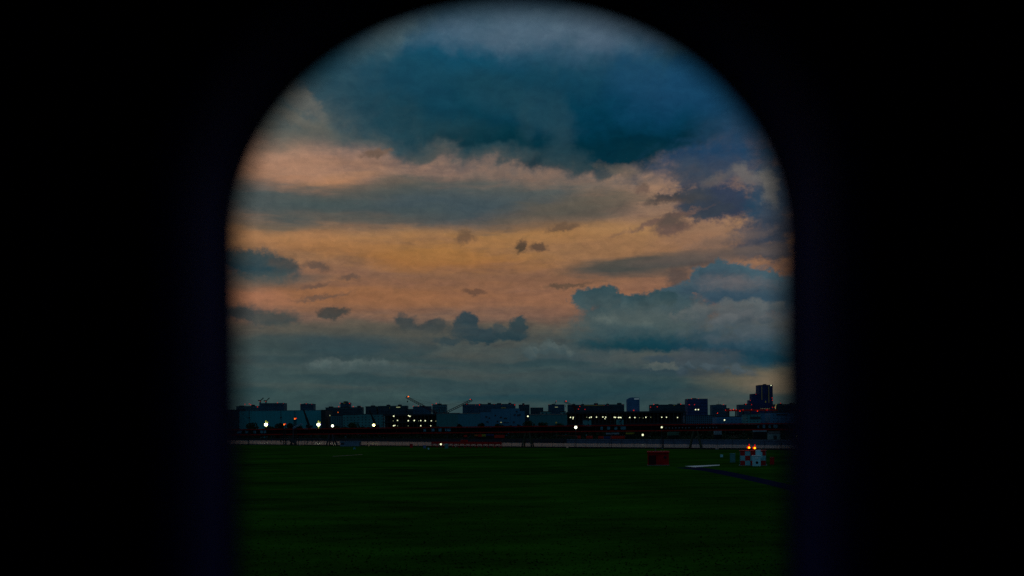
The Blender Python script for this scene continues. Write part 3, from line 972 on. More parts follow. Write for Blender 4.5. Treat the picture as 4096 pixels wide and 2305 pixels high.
pn = MB(); n = len(lip)
pn.v = [(x, YO + .002, z) for x, z in lip] + [(x, YO + .010, z) for x, z in lip]
pn.f = [tuple(range(n)), tuple(reversed(range(n, 2 * n)))] + [(i, (i + 1) % n, n + (i + 1) % n, n + i) for i in range(n)]
pn.build('window_pane', mat_pane(), cab)

# ------------------------------------------------------------------ buildings
def lamp_on(parent, name, px, py, D, m, r, base=None, stalk=True):
    """small lamp of a building, radius r in photo pixels; base = roof height it stands on"""
    w = P(px, py, D) - parent.location
    rr = r * D / F
    b = MB().ball(w, rr, rr, rr, 8, 5)
    o = b.build(name, m, parent)
    if base is not None and w.z - rr > base:
        MB().tube((w.x, w.y, base), (w.x, w.y, w.z - rr), rr * .25, rr * .25, 4).build('stalk', M_BLACK, o)
    return o


def block(name, label, x0, x1, ytop, D, m, dep=26, lamps=(), wins=(), bands=True, roof='house', group=None, cat='building', lift=0.0):
    """an upright building whose front stands at distance D and fills photo columns x0..x1 up to row ytop"""
    a, b = P(x0, ytop, D), P(x1, ytop, D)
    cx, w = (a.x + b.x) / 2, b.x - a.x
    zt = (a.z + b.z) / 2 - LZ
    t = thing(name, label, cat, (cx, D, LZ), group)
    mb = MB().box(-w / 2, w / 2, 0, dep, 0, zt)
    mb.build('wall', m, t)
    if bands:
        mb = MB(); step = 3.1 if zt < 60 else 3.3
        k = 1
        while k * step < zt - 1:
            mb.box(-w / 2 + .4, w / 2 - .4, -1.1, -.003, k * step - .25, k * step + .75); k += 1
        if k > 1: mb.build('balconies', mat(m.name + '_balcony', tuple(c * 1.1 for c in BASE[m.name]), .8, .2, .05), t)
    pr = MB()
    for q in ((-w / 2 - .2, w / 2 + .2, -.2, .3), (-w / 2 - .2, w / 2 + .2, dep - .3, dep + .2)):
        pr.box(*q, zt + .003, zt + .9)
    for q in ((-w / 2 - .2, -w / 2 + .3, .303, dep - .303), (w / 2 - .3, w / 2 + .2, .303, dep - .303)):
        pr.box(*q, zt + .003, zt + .9)
    pr.build('parapet', M_ROOF, t)
    if roof == 'house':
        rng = random.Random(int(x0 * 7 + x1))
        kk = max(1, int(w / 26))
        for i in range(kk):
            c = -w / 2 + w * (i + rng.uniform(.3, .7)) / kk; ww = rng.uniform(3, 5.5)
            if abs(c) + ww < w / 2 - 1:
                MB().box(c - ww, c + ww, dep * .3, dep * .7, zt + .003, zt + rng.uniform(2, 5)).build('roof_house', M_ROOF, t)
                if rng.random() < .6: MB().tube((c, dep * .5, zt + 1), (c, dep * .5, zt + rng.uniform(7, 13)), .35, .15, 5).build('roof_mast', M_BLACK, t)
    for (px, py) in lamps:
        z = P(px, py, D).z - LZ
        if z > zt - 1:
            lamp_on(t, 'obstruction_lamp', px, py, D + 1.0, LR, 1.75, zt)
        else:
            lamp_on(t, 'obstruction_lamp', px, py, D - 1.6, LR, 1.6)
    for (wx0, wx1, wy0, wy1, wm) in wins:
        p, q = P(wx0, wy1, D), P(wx1, wy0, D)
        MB().box(p.x - cx, q.x - cx, -1.3, -1.15, p.z - LZ, q.z - LZ).build('lit_window', wm, t)
    return t


BASE = {}


def fc(name, base, **k):
    BASE[name] = base; return facade(name, base, **k)


F_NAVY = fc('slate_facade', (.045, .13, .19))
F_DARK = fc('dark_facade', (.03, .085, .105))
F_BLUE = fc('blue_glass_facade', (.035, .09, .23), fx=2.4, fz=3.4, wx=.7, wz=.6)
F_TOWER = fc('tower_glass_facade', (.03, .065, .20), fx=2.8, fz=3.6, wx=.6, wz=.55)
F_GREY = fc('grey_facade', (.06, .19, .21))
F_PALE = fc('pale_facade', (.07, .28, .28), fx=5, fz=4, wx=.3, wz=.35)
F_PBLUE = fc('pale_blue_facade', (.06, .20, .34), fx=6, fz=5, wx=.22, wz=.25)
BASE['shed_dark'] = (.018, .030, .036)
S_DARK = mat('shed_dark', BASE['shed_dark'], .8, .2, .05)

SK = 'apartment blocks along the skyline'
block('dark_house_row', 'low dark buildings cut off by the window frame at far left', 840, 956, 1641, 1750, F_DARK, 40, roof='none', bands=False)
block('low_housing', 'low lumpy housing with a cluster of red lamps, leftmost on the skyline', 945, 1036, 1626, 2700, F_GREY, 30,
      [(980, 1618), (997, 1616), (1003, 1619), (1030, 1628)], group=SK)
cons = block('construction_block', 'dark unfinished block carrying two tower cranes on its roof', 1037, 1135, 1614, 2700, F_NAVY, 40,
      [(1110, 1612), (1134, 1614)], roof='none')
block('apartment_tower', 'squat dark tower with three red roof lamps above the pale warehouse', 1201, 1253, 1617, 2700, F_NAVY, 34,
      [(1202, 1617), (1225, 1616), (1247, 1617)])
block('shed_annex', 'narrow dark annex at the right end of the long pale warehouse', 1284, 1302, 1642, 1500, S_DARK, 60, bands=False, roof='none')
block('apartment_block', 'dark apartment block with a narrow lit-topped tower behind it', 1302, 1448, 1631, 2400, F_DARK, 30,
      [(1310, 1633), (1355, 1627), (1413, 1627), (1445, 1630)], [(1351, 1354, 1648, 1652, LDA)], group=SK)
block('slim_tower', 'slim tower rising behind the dark apartment block, yellow-lit at its crown', 1361, 1398, 1612, 2700, F_NAVY, 30,
      [(1361, 1613), (1398, 1614)], [(1373, 1382, 1612, 1614, LYD)])
block('office_block', 'dark flat office block left of the one with the lit rooftop sign', 1462, 1506, 1627, 2500, F_DARK, 30, group=SK)
block('sign_block', 'dark long block with a bright lit strip near its roof', 1512, 1628, 1625, 2500, F_DARK, 34, (),
      [(1585, 1601, 1628, 1631, LWD), (1558, 1560, 1630, 1634, LYD)], group=SK)
block('stepped_block', 'low dark block between the lit-strip block and the crane', 1626, 1656, 1638, 2500, F_DARK, 30, roof='none', group=SK)
block('apartment_block', 'dark block under the left crane boom with two red roof lamps', 1652, 1723, 1627, 2400, F_NAVY, 30,
      [(1653, 1626), (1673, 1626)], group=SK)
block('corner_tower', 'square block with three red roof lamps between the two crane booms', 1729, 1785, 1620, 2000, F_GREY, 30,
      [(1729, 1619), (1745, 1614), (1777, 1620)])
block('long_apartment_block', 'long flat-roofed apartment slab beside the right crane tip with a yellow window strip', 1850, 2062, 1618, 2600, F_NAVY, 30,
      [(1867, 1618), (1903, 1620), (1918, 1620), (1977, 1619), (2006, 1618), (2043, 1618), (2059, 1620)], [(2004, 2024, 1631, 1633, LYD)], group=SK)
block('apartment_block', 'small square dark block standing alone right of the long apartment slab', 2075, 2118, 1620, 2600, F_DARK, 30,
      [(2077, 1620), (2095, 1620)], group=SK)
block('low_block', 'low dark block with a row of red lamps behind the grey warehouse', 2122, 2173, 1632, 2500, F_DARK, 30,
      [(2124, 1632), (2147, 1632), (2159, 1632)], roof='none', group=SK)
block('apartment_block', 'dark square block with one white-lit window strip and a roof derrick', 2194, 2258, 1620, 2500, F_NAVY, 30,
      [(2196, 1620), (2254, 1620)], [(2220, 2231, 1628, 1630, LWD)], group=SK)
block('long_apartment_block', 'longest dark apartment slab with a faint yellow-green roof line', 2272, 2497, 1620, 2600, F_DARK, 30,
      [(2319, 1626), (2385, 1620), (2411, 1620), (2418, 1621), (2430, 1620), (2491, 1620), (2314, 1637), (2340, 1638)], [(2335, 2415, 1621.5, 1623.5, LYD)], group=SK)
block('long_apartment_block', 'long dark slab joined to the left side of the tall square tower', 2602, 2752, 1620, 2600, F_DARK, 30,
      [(2602, 1629), (2629, 1628), (2615, 1618), (2723, 1617), (2742, 1621)], [(2694, 2700, 1621, 1623, LYD)], group=SK)
block('square_tower', 'tall dark square tower with a row of red lamps and two white lit windows', 2750, 2831, 1597, 2300, F_BLUE, 36,
      [(2751, 1598), (2766, 1596), (2782, 1597), (2794, 1596), (2826, 1598), (2757, 1619), (2778, 1619)],
      [(2780, 2784, 1637, 1641, LW), (2791, 2795, 1637, 1641, LW)])
block('apartment_block', 'dark round-shouldered block right of the tall square tower', 2849, 2906, 1621, 2500, F_NAVY, 30,
      [(2894, 1619), (2870, 1653), (2901, 1643)], group=SK)
block('low_annex', 'low dark annex stepping down from the round-shouldered block', 2905, 2918, 1634, 2500, F_DARK, 26, roof='none', group=SK)
block('apartment_block', 'dark block at the left foot of the skyscraper pair', 2955, 3006, 1620, 2900, F_NAVY, 30, [(2983, 1617), (3006, 1619)], group=SK)
block('stepped_tower', 'shorter slim tower standing against the left side of the skyscraper', 3007, 3037, 1577, 3500, F_TOWER, 34, [(3023, 1578)])
block('stair_tower', 'narrowest low tower left of the shorter slim tower', 2997, 3008, 1602, 3450, F_TOWER, 30, [(3001, 1602)], roof='none')
sky = block('skyscraper', 'tallest glass skyscraper with two thin light lines and a white lamp at its corner', 3036, 3091, 1541, 3700, F_TOWER, 50,
      [(3089, 1592), (3090, 1601)], [(3046.6, 3047.5, 1546, 1600, LYD), (3074.6, 3075.5, 1546, 1612, LYD), (3060, 3064, 1604, 1611, LYD)])
lamp_on(sky, 'corner_lamp', 3084.5, 1542, 3696, LW, 1.9)
block('apartment_block', 'dark block at the far right skyline with a yellow-lit left edge', 3102, 3260, 1618, 2500, F_DARK, 30,
      [(3122, 1613), (3180, 1614)], [(3100, 3102.5, 1623, 1636, LYW), (3103, 3105, 1617, 1622, LYW), (3138, 3140, 1619, 1622, LYD), (3165, 3178, 1615.5, 1617.5, LYD)], group=SK)

# pale tower with a curved crown
D = 2900
a, b = P(2510, 1600, D), P(2558, 1592, D)
t = thing('curved_tower', 'pale blue-grey tower with a sloping curved crown and lit top band', 'building', ((a.x + b.x) / 2, D, LZ))
w = b.x - a.x; mb = MB(); nn = 12
top = []
for i in range(nn + 1):
    s = i / nn
    y = 1597 - 8 * math.sin(min(1, s * 2.6) * math.pi / 2) + 2.5 * s
    top.append((-w / 2 + w * s, P(2510 + 48 * s, y, D).z - LZ))
prof = [(-w / 2, 0)] + top + [(w / 2, 0)]
k = len(prof)
mb.v = [(x, 0, z) for x, z in prof] + [(x, 32, z) for x, z in prof]
mb.f = [tuple(reversed(range(k))), tuple(range(k, 2 * k))] + [(i, (i + 1) % k, k + (i + 1) % k, k + i) for i in range(k)]
BASE['pale_tower'] = (.24, .30, .46)
mb.build('wall', facade('pale_tower_facade', (.07, .20, .38), (.03, .07, .16), 3.0, 3.6, .5, .5), t)
p, q = P(2537, 1598, D), P(2556, 1594.5, D)
MB().box(p.x - t.location.x, q.x - t.location.x, -.8, -.05, p.z - LZ, q.z - LZ).build('lit_band', glow('crown_band', (.5, .8, .9), .16), t)
lamp_on(t, 'obstruction_lamp', 2535, 1642, D - 2, LR, 2.2)

# big pale warehouses
def warehouse(name, label, x0, x1, ytop, D, base, dep=80, seams=(), rows=0, mname=None, roofpitch=1.2):
    a, b = P(x0, ytop, D), P(x1, ytop, D)
    cx, w = (a.x + b.x) / 2, b.x - a.x; zt = (a.z + b.z) / 2 - LZ
    t = thing(name, label, 'warehouse', (cx, D, LZ))
    m = mat(mname or (name + '_cladding'), base, .7, .12, .03, .2, stretch=(1, 1, .25))
    mb = MB().box(-w / 2, w / 2, 0, dep, 0, zt)
    nr = int(w / 6)
    for i in range(1, nr):
        x = -w / 2 + w * i / nr
        mb.box(x - .15, x + .15, -.12, -.003, .5, zt - .5)
    mb.build('wall', m, t)
    rf = MB(); h = roofpitch
    rf.v = [(-w / 2 - .4, -.4, zt + .003), (w / 2 + .4, -.4, zt + .003), (w / 2 + .4, dep + .4, zt + .003), (-w / 2 - .4, dep + .4, zt + .003),
            (-w / 2 - .4, dep / 2, zt + h), (w / 2 + .4, dep / 2, zt + h)]
    rf.f = [(0, 1, 5, 4), (2, 3, 4, 5), (0, 4, 3), (1, 2, 5), (3, 2, 1, 0)]
    rf.build('roof', M_ROOF, t)
    for sx in seams:
        p = P(sx, 1690, D).x - cx
        MB().tube((p, -.35, 1), (p, -.35, zt - .5), .28, .28, 6).build('downpipe', M_STEEL, t)
        MB().box(p - 1.2, p + 1.2, -.5, -.05, zt * .72, zt * .72 + 2).build('vent', M_STEEL, t)
    for i in range(rows):
        x = -w / 2 + w * (i + .5) / rows
        MB().box(x - 1.6, x + 1.6, -.1, -.004, zt * .55, zt * .55 + 2.2).build('window', M_STEEL, t)
    return t


warehouse('long_warehouse', 'huge pale blank-walled warehouse on the far left bank', 957, 1284, 1642.5, 1550, (.035, .33, .36), 90, (997, 1124, 1180))
wt = warehouse('grey_warehouse', 'low pale green-grey warehouse right of the dark lamp-lit garage', 1746, 1832, 1654, 1300, (.05, .21, .21), 60)
warehouse('blue_warehouse', 'pale blue-grey warehouse joined to the green-grey one', 1832, 1921, 1655, 1300, (.045, .23, .29), 60, mname='blue_cladding')
warehouse('flat_warehouse', 'wide grey-green flat-roofed warehouse in the middle, trees before it', 2121, 2268, 1659, 1150, (.045, .21, .22), 60, mname='green_cladding')
# the stepped pale factory with scattered windows
D = 1300
fac = thing('stepped_factory', 'pale blue stepped factory with scattered small dark windows', 'factory', (P(2000, 1700, D).x, D, LZ))
mw = mat('factory_render', (.05, .20, .31), .75, .15, .04, .2)
mb = MB()
for (x0, x1, yt, d0, d1) in ((1921, 1965, 1650, .02, 40), (1965.2, 2040, 1636, .0, 44), (2040.2, 2079, 1634, .6, 38), (2079.2, 2099, 1645, .3, 30)):
    p, q = P(x0, yt, D), P(x1, yt, D)
    mb.box(p.x - fac.location.x, q.x - fac.location.x, d0, d1, 0, p.z - LZ)
mb.build('wall', mw, fac)
for (x, y, s) in ((1945, 1668, 1.2), (1958, 1673, 1), (1981, 1662, 1), (2004, 1670, 1.4), (2022, 1674, 2.2), (2059, 1660, 1.2), (2073, 1661, 1.3), (2067, 1646, 1.1), (2055, 1689, 1.1),
                  (1950, 1688, 1.3), (1990, 1686, 1.1), (2080, 1659, 1)):
    p = P(x, y, D) - fac.location
    MB().box(p.x - s, p.x + s, -.25, -.02, p.z - .9, p.z + .9).build('window', M_STEEL, fac)
p = P(2004, 1690, D) - fac.location
MB().box(p.x - 1.0, p.x + 1.0, -.3, -.05, p.z - .4, p.z + .4).build('lit_window', LYW, fac)
p = P(2024, 1690, D) - fac.location
MB().box(p.x - 4, p.x + 4, -1.0, -.05, p.z - .3, p.z + .3).build('canopy', M_STEEL, fac)

# lower pale buildings left of the garage
block('workshop', 'dim grey workshop among bushes right of the second floodlight', 1322, 1372, 1664, 1500, F_GREY, 30, bands=False, roof='none')
block('workshop', 'dim pale workshop with a dark loading bay left of the leaning boom', 1372, 1432, 1660, 1480, F_PALE, 30, bands=False, roof='none')
block('workshop', 'pale grey workshop directly behind the leaning black boom', 1432, 1490, 1658, 1450, F_PALE, 30, bands=False, roof='none')
block('gatehouse', 'pale narrow building wedged against the left side of the dark garage', 1491, 1532, 1659, 1400, F_PALE, 26, bands=False, roof='none')

# open-decked garage with ceiling lamps
def garage(name, label, x0, x1, ytop, D, decks, lamps, cat, ncol, dim=()):
    a, b = P(x0, ytop, D), P(x1, ytop, D)
    cx, w = (a.x + b.x) / 2, b.x - a.x; zt = (a.z + b.z) / 2 - LZ; dep = 40
    t = thing(name, label, cat, (cx, D, LZ))
    mb = MB().box(-w / 2, w / 2, 18, dep, 0, zt - .3)
    mb.build('back_wall', S_DARK, t)
    for i in range(decks + 1):
        z = zt * i / decks
        if i == 0: continue
        MB().box(-w / 2 - .3, w / 2 + .3, -.4, 17.99, z - 1.3 if i < decks else z - 2.0, z).build('deck' if i < decks else 'roof_deck', S_DARK, t)
    mc = MB()
    for i in range(ncol + 1):
        x = -w / 2 + w * i / ncol
        for j in range(decks):
            z0, z1 = zt * j / decks, zt * (j + 1) / decks
            MBc = MB().box(x - .45, x + .45, .3, 1.2, z0 + .003, (z1 - 1.303 if j < decks - 1 else z1 - 2.003))
            k = len(mc.v); mc.v += MBc.v; mc.f += [tuple(q + k for q in f) for f in MBc.f]
    mc.build('columns', S_DARK, t)
    for (px, py, s) in lamps:
        lamp_on(t, 'deck_lamp', px, py, D - .8, LW if s > 1.2 else LWD, s * 1.3 if s > 1.2 else 1.4)
    return t


garage('parking_garage', 'black multi-deck parking garage dotted with white deck lamps in three rows', 1533, 1744, 1657, 1350, 3,
       [(1575, 1665, 2), (1634, 1663, 1.5), (1639.5, 1665.5, 1.9), (1590, 1682, 1.5), (1573, 1684, 1), (1633, 1683.5, 1.8), (1657, 1682.5, 1.9), (1675, 1684, .8), (1683, 1683, 1.6),
        (1701, 1683.5, 1.8), (1725, 1684, 1.5), (1743, 1685, .8), (1574.5, 1703.5, 1.9), (1579.5, 1702, 1.4), (1590, 1704, .8), (1683, 1703.5, 1.6), (1723, 1704, 1.3), (1633, 1704, .8)],
       'garage', 14)
garage('freight_depot', 'long black freight depot with one bright row of white lamps', 2269, 2742, 1646, 1150, 2,
       [(2282, 1670, 1.7), (2293, 1670, 1.7), (2292, 1675.5, 1.3), (2347, 1669.5, .9), (2358.5, 1671, 1.5), (2365, 1669, 1.7), (2386, 1669, 1.6), (2411.5, 1668.5, 1.6), (2423, 1669, 1.6),
        (2420, 1675.5, 1.3), (2457, 1669.5, 1.7), (2462, 1670, 1.6), (2474, 1670.5, 1.9), (2480, 1670, 1.7), (2484, 1671, 1.5), (2519, 1670.5, 1.7), (2539.5, 1670.5, 1.7), (2558, 1671, .8), (2573, 1672.5, 1),
        (2583.5, 1669.5, 1.7), (2603, 1669.5, 1.1), (2647, 1669.5, 1.6), (2666, 1669.5, 1.6), (2710, 1670.5, 1.5)], 'depot', 30)
block('site_office', 'small pale box building under the lamp row of the freight depot, left one', 2335, 2365, 1681, 1100, F_PALE, 14, bands=False, roof='none')
block('site_office', 'small pale box building under the lamp row with a dark square window', 2470, 2494, 1679, 1100, F_PALE, 14, (), [(2478, 2485, 1684, 1690, M_STEEL)], bands=False, roof='none')
block('service_block', 'dark grey block stepping down at the foot of the tall square tower', 2742, 2865, 1662, 1700, F_NAVY, 30, bands=False, roof='none')
block('pale_terminal', 'low pale blue building right of the service block under red highway lamps', 2866, 2986, 1668, 1500, F_PBLUE, 30, bands=False, roof='none')
block('pale_terminal', 'pale green-grey building with a dark loading recess below the skyscraper', 2986, 3042, 1658, 1450, F_PALE, 30, (), [(3000, 3042, 1667, 1676, M_STEEL)], bands=False, roof='none')
block('pale_terminal', 'pale blue narrow building between the green-grey one and the broad one', 3043, 3078, 1653, 1500, F_PBLUE, 30, bands=False, roof='none')
block('pale_terminal', 'broad pale blue building farthest right behind the red gantry', 3080, 3270, 1651, 1450, F_PBLUE, 30, (), [(3104, 3150, 1656, 1661, M_STEEL)], bands=False, roof='none')
block('roof_shed', 'small pale sheds showing over the flat grey-green warehouse, wider left one', 2162, 2205, 1648, 1300, F_PALE, 18, bands=False, roof='none')
block('roof_shed', 'small pale shed showing over the flat grey-green warehouse, narrow right one', 2245, 2263, 1648, 1300, F_PALE, 18, bands=False, roof='none')

# elevated highway with red lamps beyond the pale buildings
D = 2300
p0, p1 = P(2900, 1640, D), P(3110, 1634, D)
hw = thing('elevated_highway', 'elevated highway with many red lamps below the skyscraper', 'bridge', (p0.x, D, LZ))
MB().box(0, p1.x - p0.x, 0, 14, p0.z - LZ - 3, p0.z - LZ - .6).build('deck', M_STEEL, hw)
MB().box(0, p1.x - p0.x, -.3, -.003, p0.z - LZ - 3.4, p0.z - LZ + .8).build('railing', mat('red_barrier', (.55, .02, .02), .7, .2, .5), hw)
for i in range(7):
    x = (p1.x - p0.x) * (i + .5) / 7
    MB().box(x - 1, x + 1, 4, 8, 0, p0.z - LZ - 3.003).build('pier', M_STEEL, hw)
for (x, y, m_, r) in ((2902, 1641, LR, 1.5), (2925, 1641, LR, 1.4), (2934, 1638, LRB, 1.6), (2945, 1639, LR, 1.5), (2921, 1639, LR, 1.3), (2960, 1645, LRB, 1.7), (2972, 1640, LR, 1.4), (3006, 1639, LR, 1.4),
                      (3030, 1645, LRB, 1.9), (3068, 1640, LR, 1.4), (3090, 1630, LR, 1.5), (3098, 1630, LR, 1.5), (2870, 1653, LRB, 1.6)):
    lamp_on(hw, 'red_lamp', x, y, D - 1.5, m_, r)
for i in range(6):
    lamp_on(hw, 'street_lamp', 3044 + i * 6.6, 1635, D - 1.5, LYW, .9)

# ------------------------------------------------------------------ cranes
def crawler(name, label, base, foot, tip, D, m, afr=None, lamp=None, w=2.0, hook=None, group=None):
    bpt = P(base[0], base[1], D)
    t = thing(name, label, 'crane', (bpt.x, D, LZ), group)
    Lc = t.location
    f, q = P(*foot, D) - Lc, P(*tip, D) - Lc
    hb = f.z
    MB().box(-4, 4, -3.2, -2.0, 0, 1.4).box(-4, 4, 2.0, 3.2, 0, 1.4).build('tracks', M_BLACK, t)
    MB().box(-1.5, 1.5, -1.5, 1.5, .8, max(1.6, hb - 3.0)).build('tower', m, t)
    MB().box(-3.5, 4.5, -1.6, 1.6, max(1.603, hb - 3), hb - .2).box(-3.3, -1.4, -1.603, -.6, max(1.603, hb - 2.8), hb + .9).build('cab', m, t)
    if group == 'black leaning booms':
        MB().tube(f, f.lerp(q, .5), w * .62, w * .56, 8).tube(f.lerp(q, .5), f.lerp(q, .8), w * .46, w * .44, 8).tube(f.lerp(q, .8), q, w * .36, w * .34, 8).build('boom', m, t)
    else:
        MB().truss(f, q, w, w * .13, max(8, int((q - f).length / 3))).build('boom', m, t)
    if afr:
        a = P(*afr, D) - Lc
        MB().tube((a.x, -.8, hb - 1), (a.x, 0, a.z), .25, .2).tube((a.x, .8, hb - 1), (a.x, 0, a.z), .25, .2).build('gantry_frame', m, t)
        MB().tube(a, q, .09, .09, 4).tube(a, f.lerp(q, .62), .07, .07, 4).build('pendant_line', M_BLACK, t)
    if hook:
        h = P(*hook, D) - Lc
        MB().tube((h.x, 0, h.z), (h.x, 0, q.z), .07, .07, 4).build('hoist_line', M_BLACK, t)
        MB().ball((h.x, 0, h.z), .8, .6, 1.2).build('hook_block', M_BLACK, t)
    if lamp:
        lamp_on(t, 'tip_lamp', lamp[0], lamp[1], D - .2, LAM if lamp[2] else LRB, lamp[3])
    return t


M_CRB = mat('crane_brown', (.10, .012, .010), .7, .3, .5, .2)
M_CRG = mat('crane_grey', (.06, .035, .035), .7, .3, .5, .2)
crawler('crawler_crane', 'red-brown crane leaning left with an orange lamp at its boom tip and hanging hook', (1748, 1660), (1748, 1654), (1624, 1588), 1420, M_CRB, (1757, 1620), (1633, 1587.5, True, 2.9), 2.5, (1630, 1607), 'lattice boom cranes')
crawler('crawler_crane', 'grey crane leaning right with a red lamp at its boom tip', (1784, 1662), (1786, 1650), (1889, 1600), 1420, M_CRG, (1777, 1621), (1881.5, 1599, False, 2.4), 2.4, None, 'lattice boom cranes')
crawler('crawler_crane', 'short red-lit boom poking up over the longest apartment slab', (2300, 1640), (2299, 1627), (2256, 1606), 1900, M_CRB, None, (2264, 1605.5, False, 2.2), 2.4, (2262, 1625), 'lattice boom cranes')
crawler('crawler_crane', 'black leaning boom in front of the long pale warehouse', (1236, 1706), (1236, 1702), (1214, 1639), 1250, M_BLACK, None, None, 2.6, None, 'black leaning booms')
crawler('crawler_crane', 'black leaning boom in front of the pale workshops, yellow lamp at its foot', (1502, 1706), (1502, 1700), (1478, 1641), 1250, M_BLACK, None, None, 2.4, None, 'black leaning booms')


def tower_crane(label, px, pyb, pyt, tip, D):
    b = P(px, pyb, D)
    t = thing('tower_crane', label, 'crane', b, 'tower cranes on the unfinished block')
    tz = P(px, pyt, D).z - b.z
    MB().truss((0, 0, 0), (0, 0, tz), 2.4, .35, 8).build('mast', M_BLACK, t)
    q = P(*tip, D) - b
    MB().truss((0, 0, tz), q, 1.8, .30, 10).build('jib', M_BLACK, t)
    MB().box(-6, -.2, -1, 1, tz - .4, tz + 2.2).build('counterweight', M_BLACK, t)
    MB().box(.3, 2.6, -2.6, -1.2, tz - 2.6, tz - .2).build('cab', M_BLACK, t)
    lamp_on(t, 'mast_lamp', px - 1, pyt + 1.5, D - 1.8, LR, 1.2)
    return t


tower_crane('left one of two small tower cranes on the unfinished block', 1041, 1613.2, 1604, (1054, 1592), 2710)
tower_crane('right one of two small tower cranes on the unfinished block', 1064, 1613.2, 1605, (1078, 1592), 2710)
# roof derrick
b = P(2218, 1620, 2510)
t = thing('roof_derrick', 'thin slanting derrick with a red tip on the square block', 'crane', (b.x, b.y, b.z - 0.2))
q = P(2225, 1605, 2510) - t.location
MB().box(-2, 2, -2, 2, .0, 1.5).build('base', M_BLACK, t)
MB().truss((0, 0, 1.5), q, 1.3, .3, 7).build('boom', M_BLACK, t)
lamp_on(t, 'tip_lamp', 2225, 1605, 2508, LR, 1.2); lamp_on(t, 'foot_lamp', 2218, 1621, 2506, LR, 1.2)

# ------------------------------------------------------------------ red trestle gantry across the water
def gy(px):   # distance of the gantry at a photo column
    return 560 - 90 * (px - 850) / 2450


GZT, GZB = 7.95, 5.15
A_, B_ = P(800, 1700, gy(800)), P(3330, 1700, gy(3330))
gan = thing('trestle_gantry', 'long red steel approach-light trestle spanning the water', 'bridge', (A_.x, A_.y, 0))
GL = (Vector((B_.x, B_.y, 0)) - Vector((A_.x, A_.y, 0))); glen = GL.length
gan.rotation_euler = (0, 0, math.atan2(GL.y, GL.x))
gan_inv = (Matrix.Translation(gan.location) @ Matrix.Rotation(gan.rotation_euler.z, 4, 'Z')).inverted()


def gx(px):   # distance along the gantry for a photo column
    return (gan_inv @ P(px, 1720, gy(px))).x


MB().box(0, glen, -.25, .25, GZT - .28, GZT + .28).build('top_beam', M_REDST, gan)
MB().box(0, glen, -.25, .25, GZB - .34, GZB + .26).build('bottom_beam', M_REDST, gan)
mb = MB(); n = 60
for i in range(n + 1):
    x = .2 + (glen - .4) * i / n
    mb.box(x - .12, x + .12, -.15, .15, GZB + .263, GZT - .283)
    if i < n:
        x2 = .2 + (glen - .4) * (i + 1) / n
        mb.tube((x, 0, GZB + .2), (x2, 0, GZT - .2) if i % 2 else (x2, 0, GZB + .2), .07, .07, 4) if i % 2 else mb.tube((x, 0, GZT - .2), (x2, 0, GZB + .2), .07, .07, 4)
mb.build('lattice', M_BLACK, gan)
MB().box(0, glen, .6, .7, GZB + .1, GZT - .35).build('mesh_screen', mat('black_mesh', (.006, .007, .008), .9, .2, 1, .02), gan)
MB().box(0, glen, .3, 1.6, GZB - .3, GZB + .05).build('walkway', M_BLACK, gan)
for (x0, x1) in ((950, 968), (983, 995), (1016, 1027), (1045, 1068), (1703, 1714), (1735, 1746), (1763, 1775), (1789, 1811), (2407, 2417), (2433, 2445), (2462, 2474), (2487, 2508), (3029, 3037), (3051, 3061), (3075, 3084), (3094, 3110)):
    a, b = gx(x0), gx(x1)
    MB().box(a, b, .42, .58, GZB + .75, GZT - .55).build('sign_panel', M_PALE, gan)
mats_lamp = mat('lamp_housing', (.14, .16, .18), .6, .2, 2, .3)
for px in list(range(2668, 2772, 13)) + list(range(2790, 2880, 13)):
    a = gx(px)
    MB().ball((a, -.5, GZB + 1.15), .32, .32, .4, 8, 5).build('light_fitting', mats_lamp, gan)
for (px, m_, r) in ((1678, LDA, 1.5), (2012, LR, .9), (2134, LR, 1.3), (2266, LAM, 1.5)):
    y_ = {1678: 1711, 2012: 1714, 2134: 1714.5, 2266: 1714.5}[px]
    w_ = P(px, y_, gy(px) - .6); l_ = gan_inv @ w_
    rr = r * gy(px) / F
    MB().ball(l_, rr, rr, rr, 8, 5).build('walkway_lamp', m_, gan)
# piers: four splayed legs with cross bracing
for pc in (1335, 2119, 2784):
    x = gx(pc)
    for sx in (-1, 1):
        for sy in (-1, 1):
            MB().tube((x + sx * .9, sy * .7, GZB - .343), (x + sx * 2.9, sy * 2.4, WZ - 1), .42, .42, 8).build('pier_leg', M_STEEL if pc == 1335 else mat('pier_paint', (.055, .06, .035), .8, .3, .8, .1), gan)
    MB().tube((x - 1.9, -1.5, 1), (x + 1.9, -1.5, 1), .16, .16, 5).tube((x - 1.9, 1.5, 1), (x + 1.9, 1.5, 1), .16, .16, 5).build('pier_brace', M_STEEL, gan)
for pc in (900, 1480, 1800, 2450, 3120):
    x = gx(pc)
    MB().tube((x, 0, GZB - .343), (x, 0, WZ - 1), .16, .16, 6).build('pier_post', M_STEEL, gan)

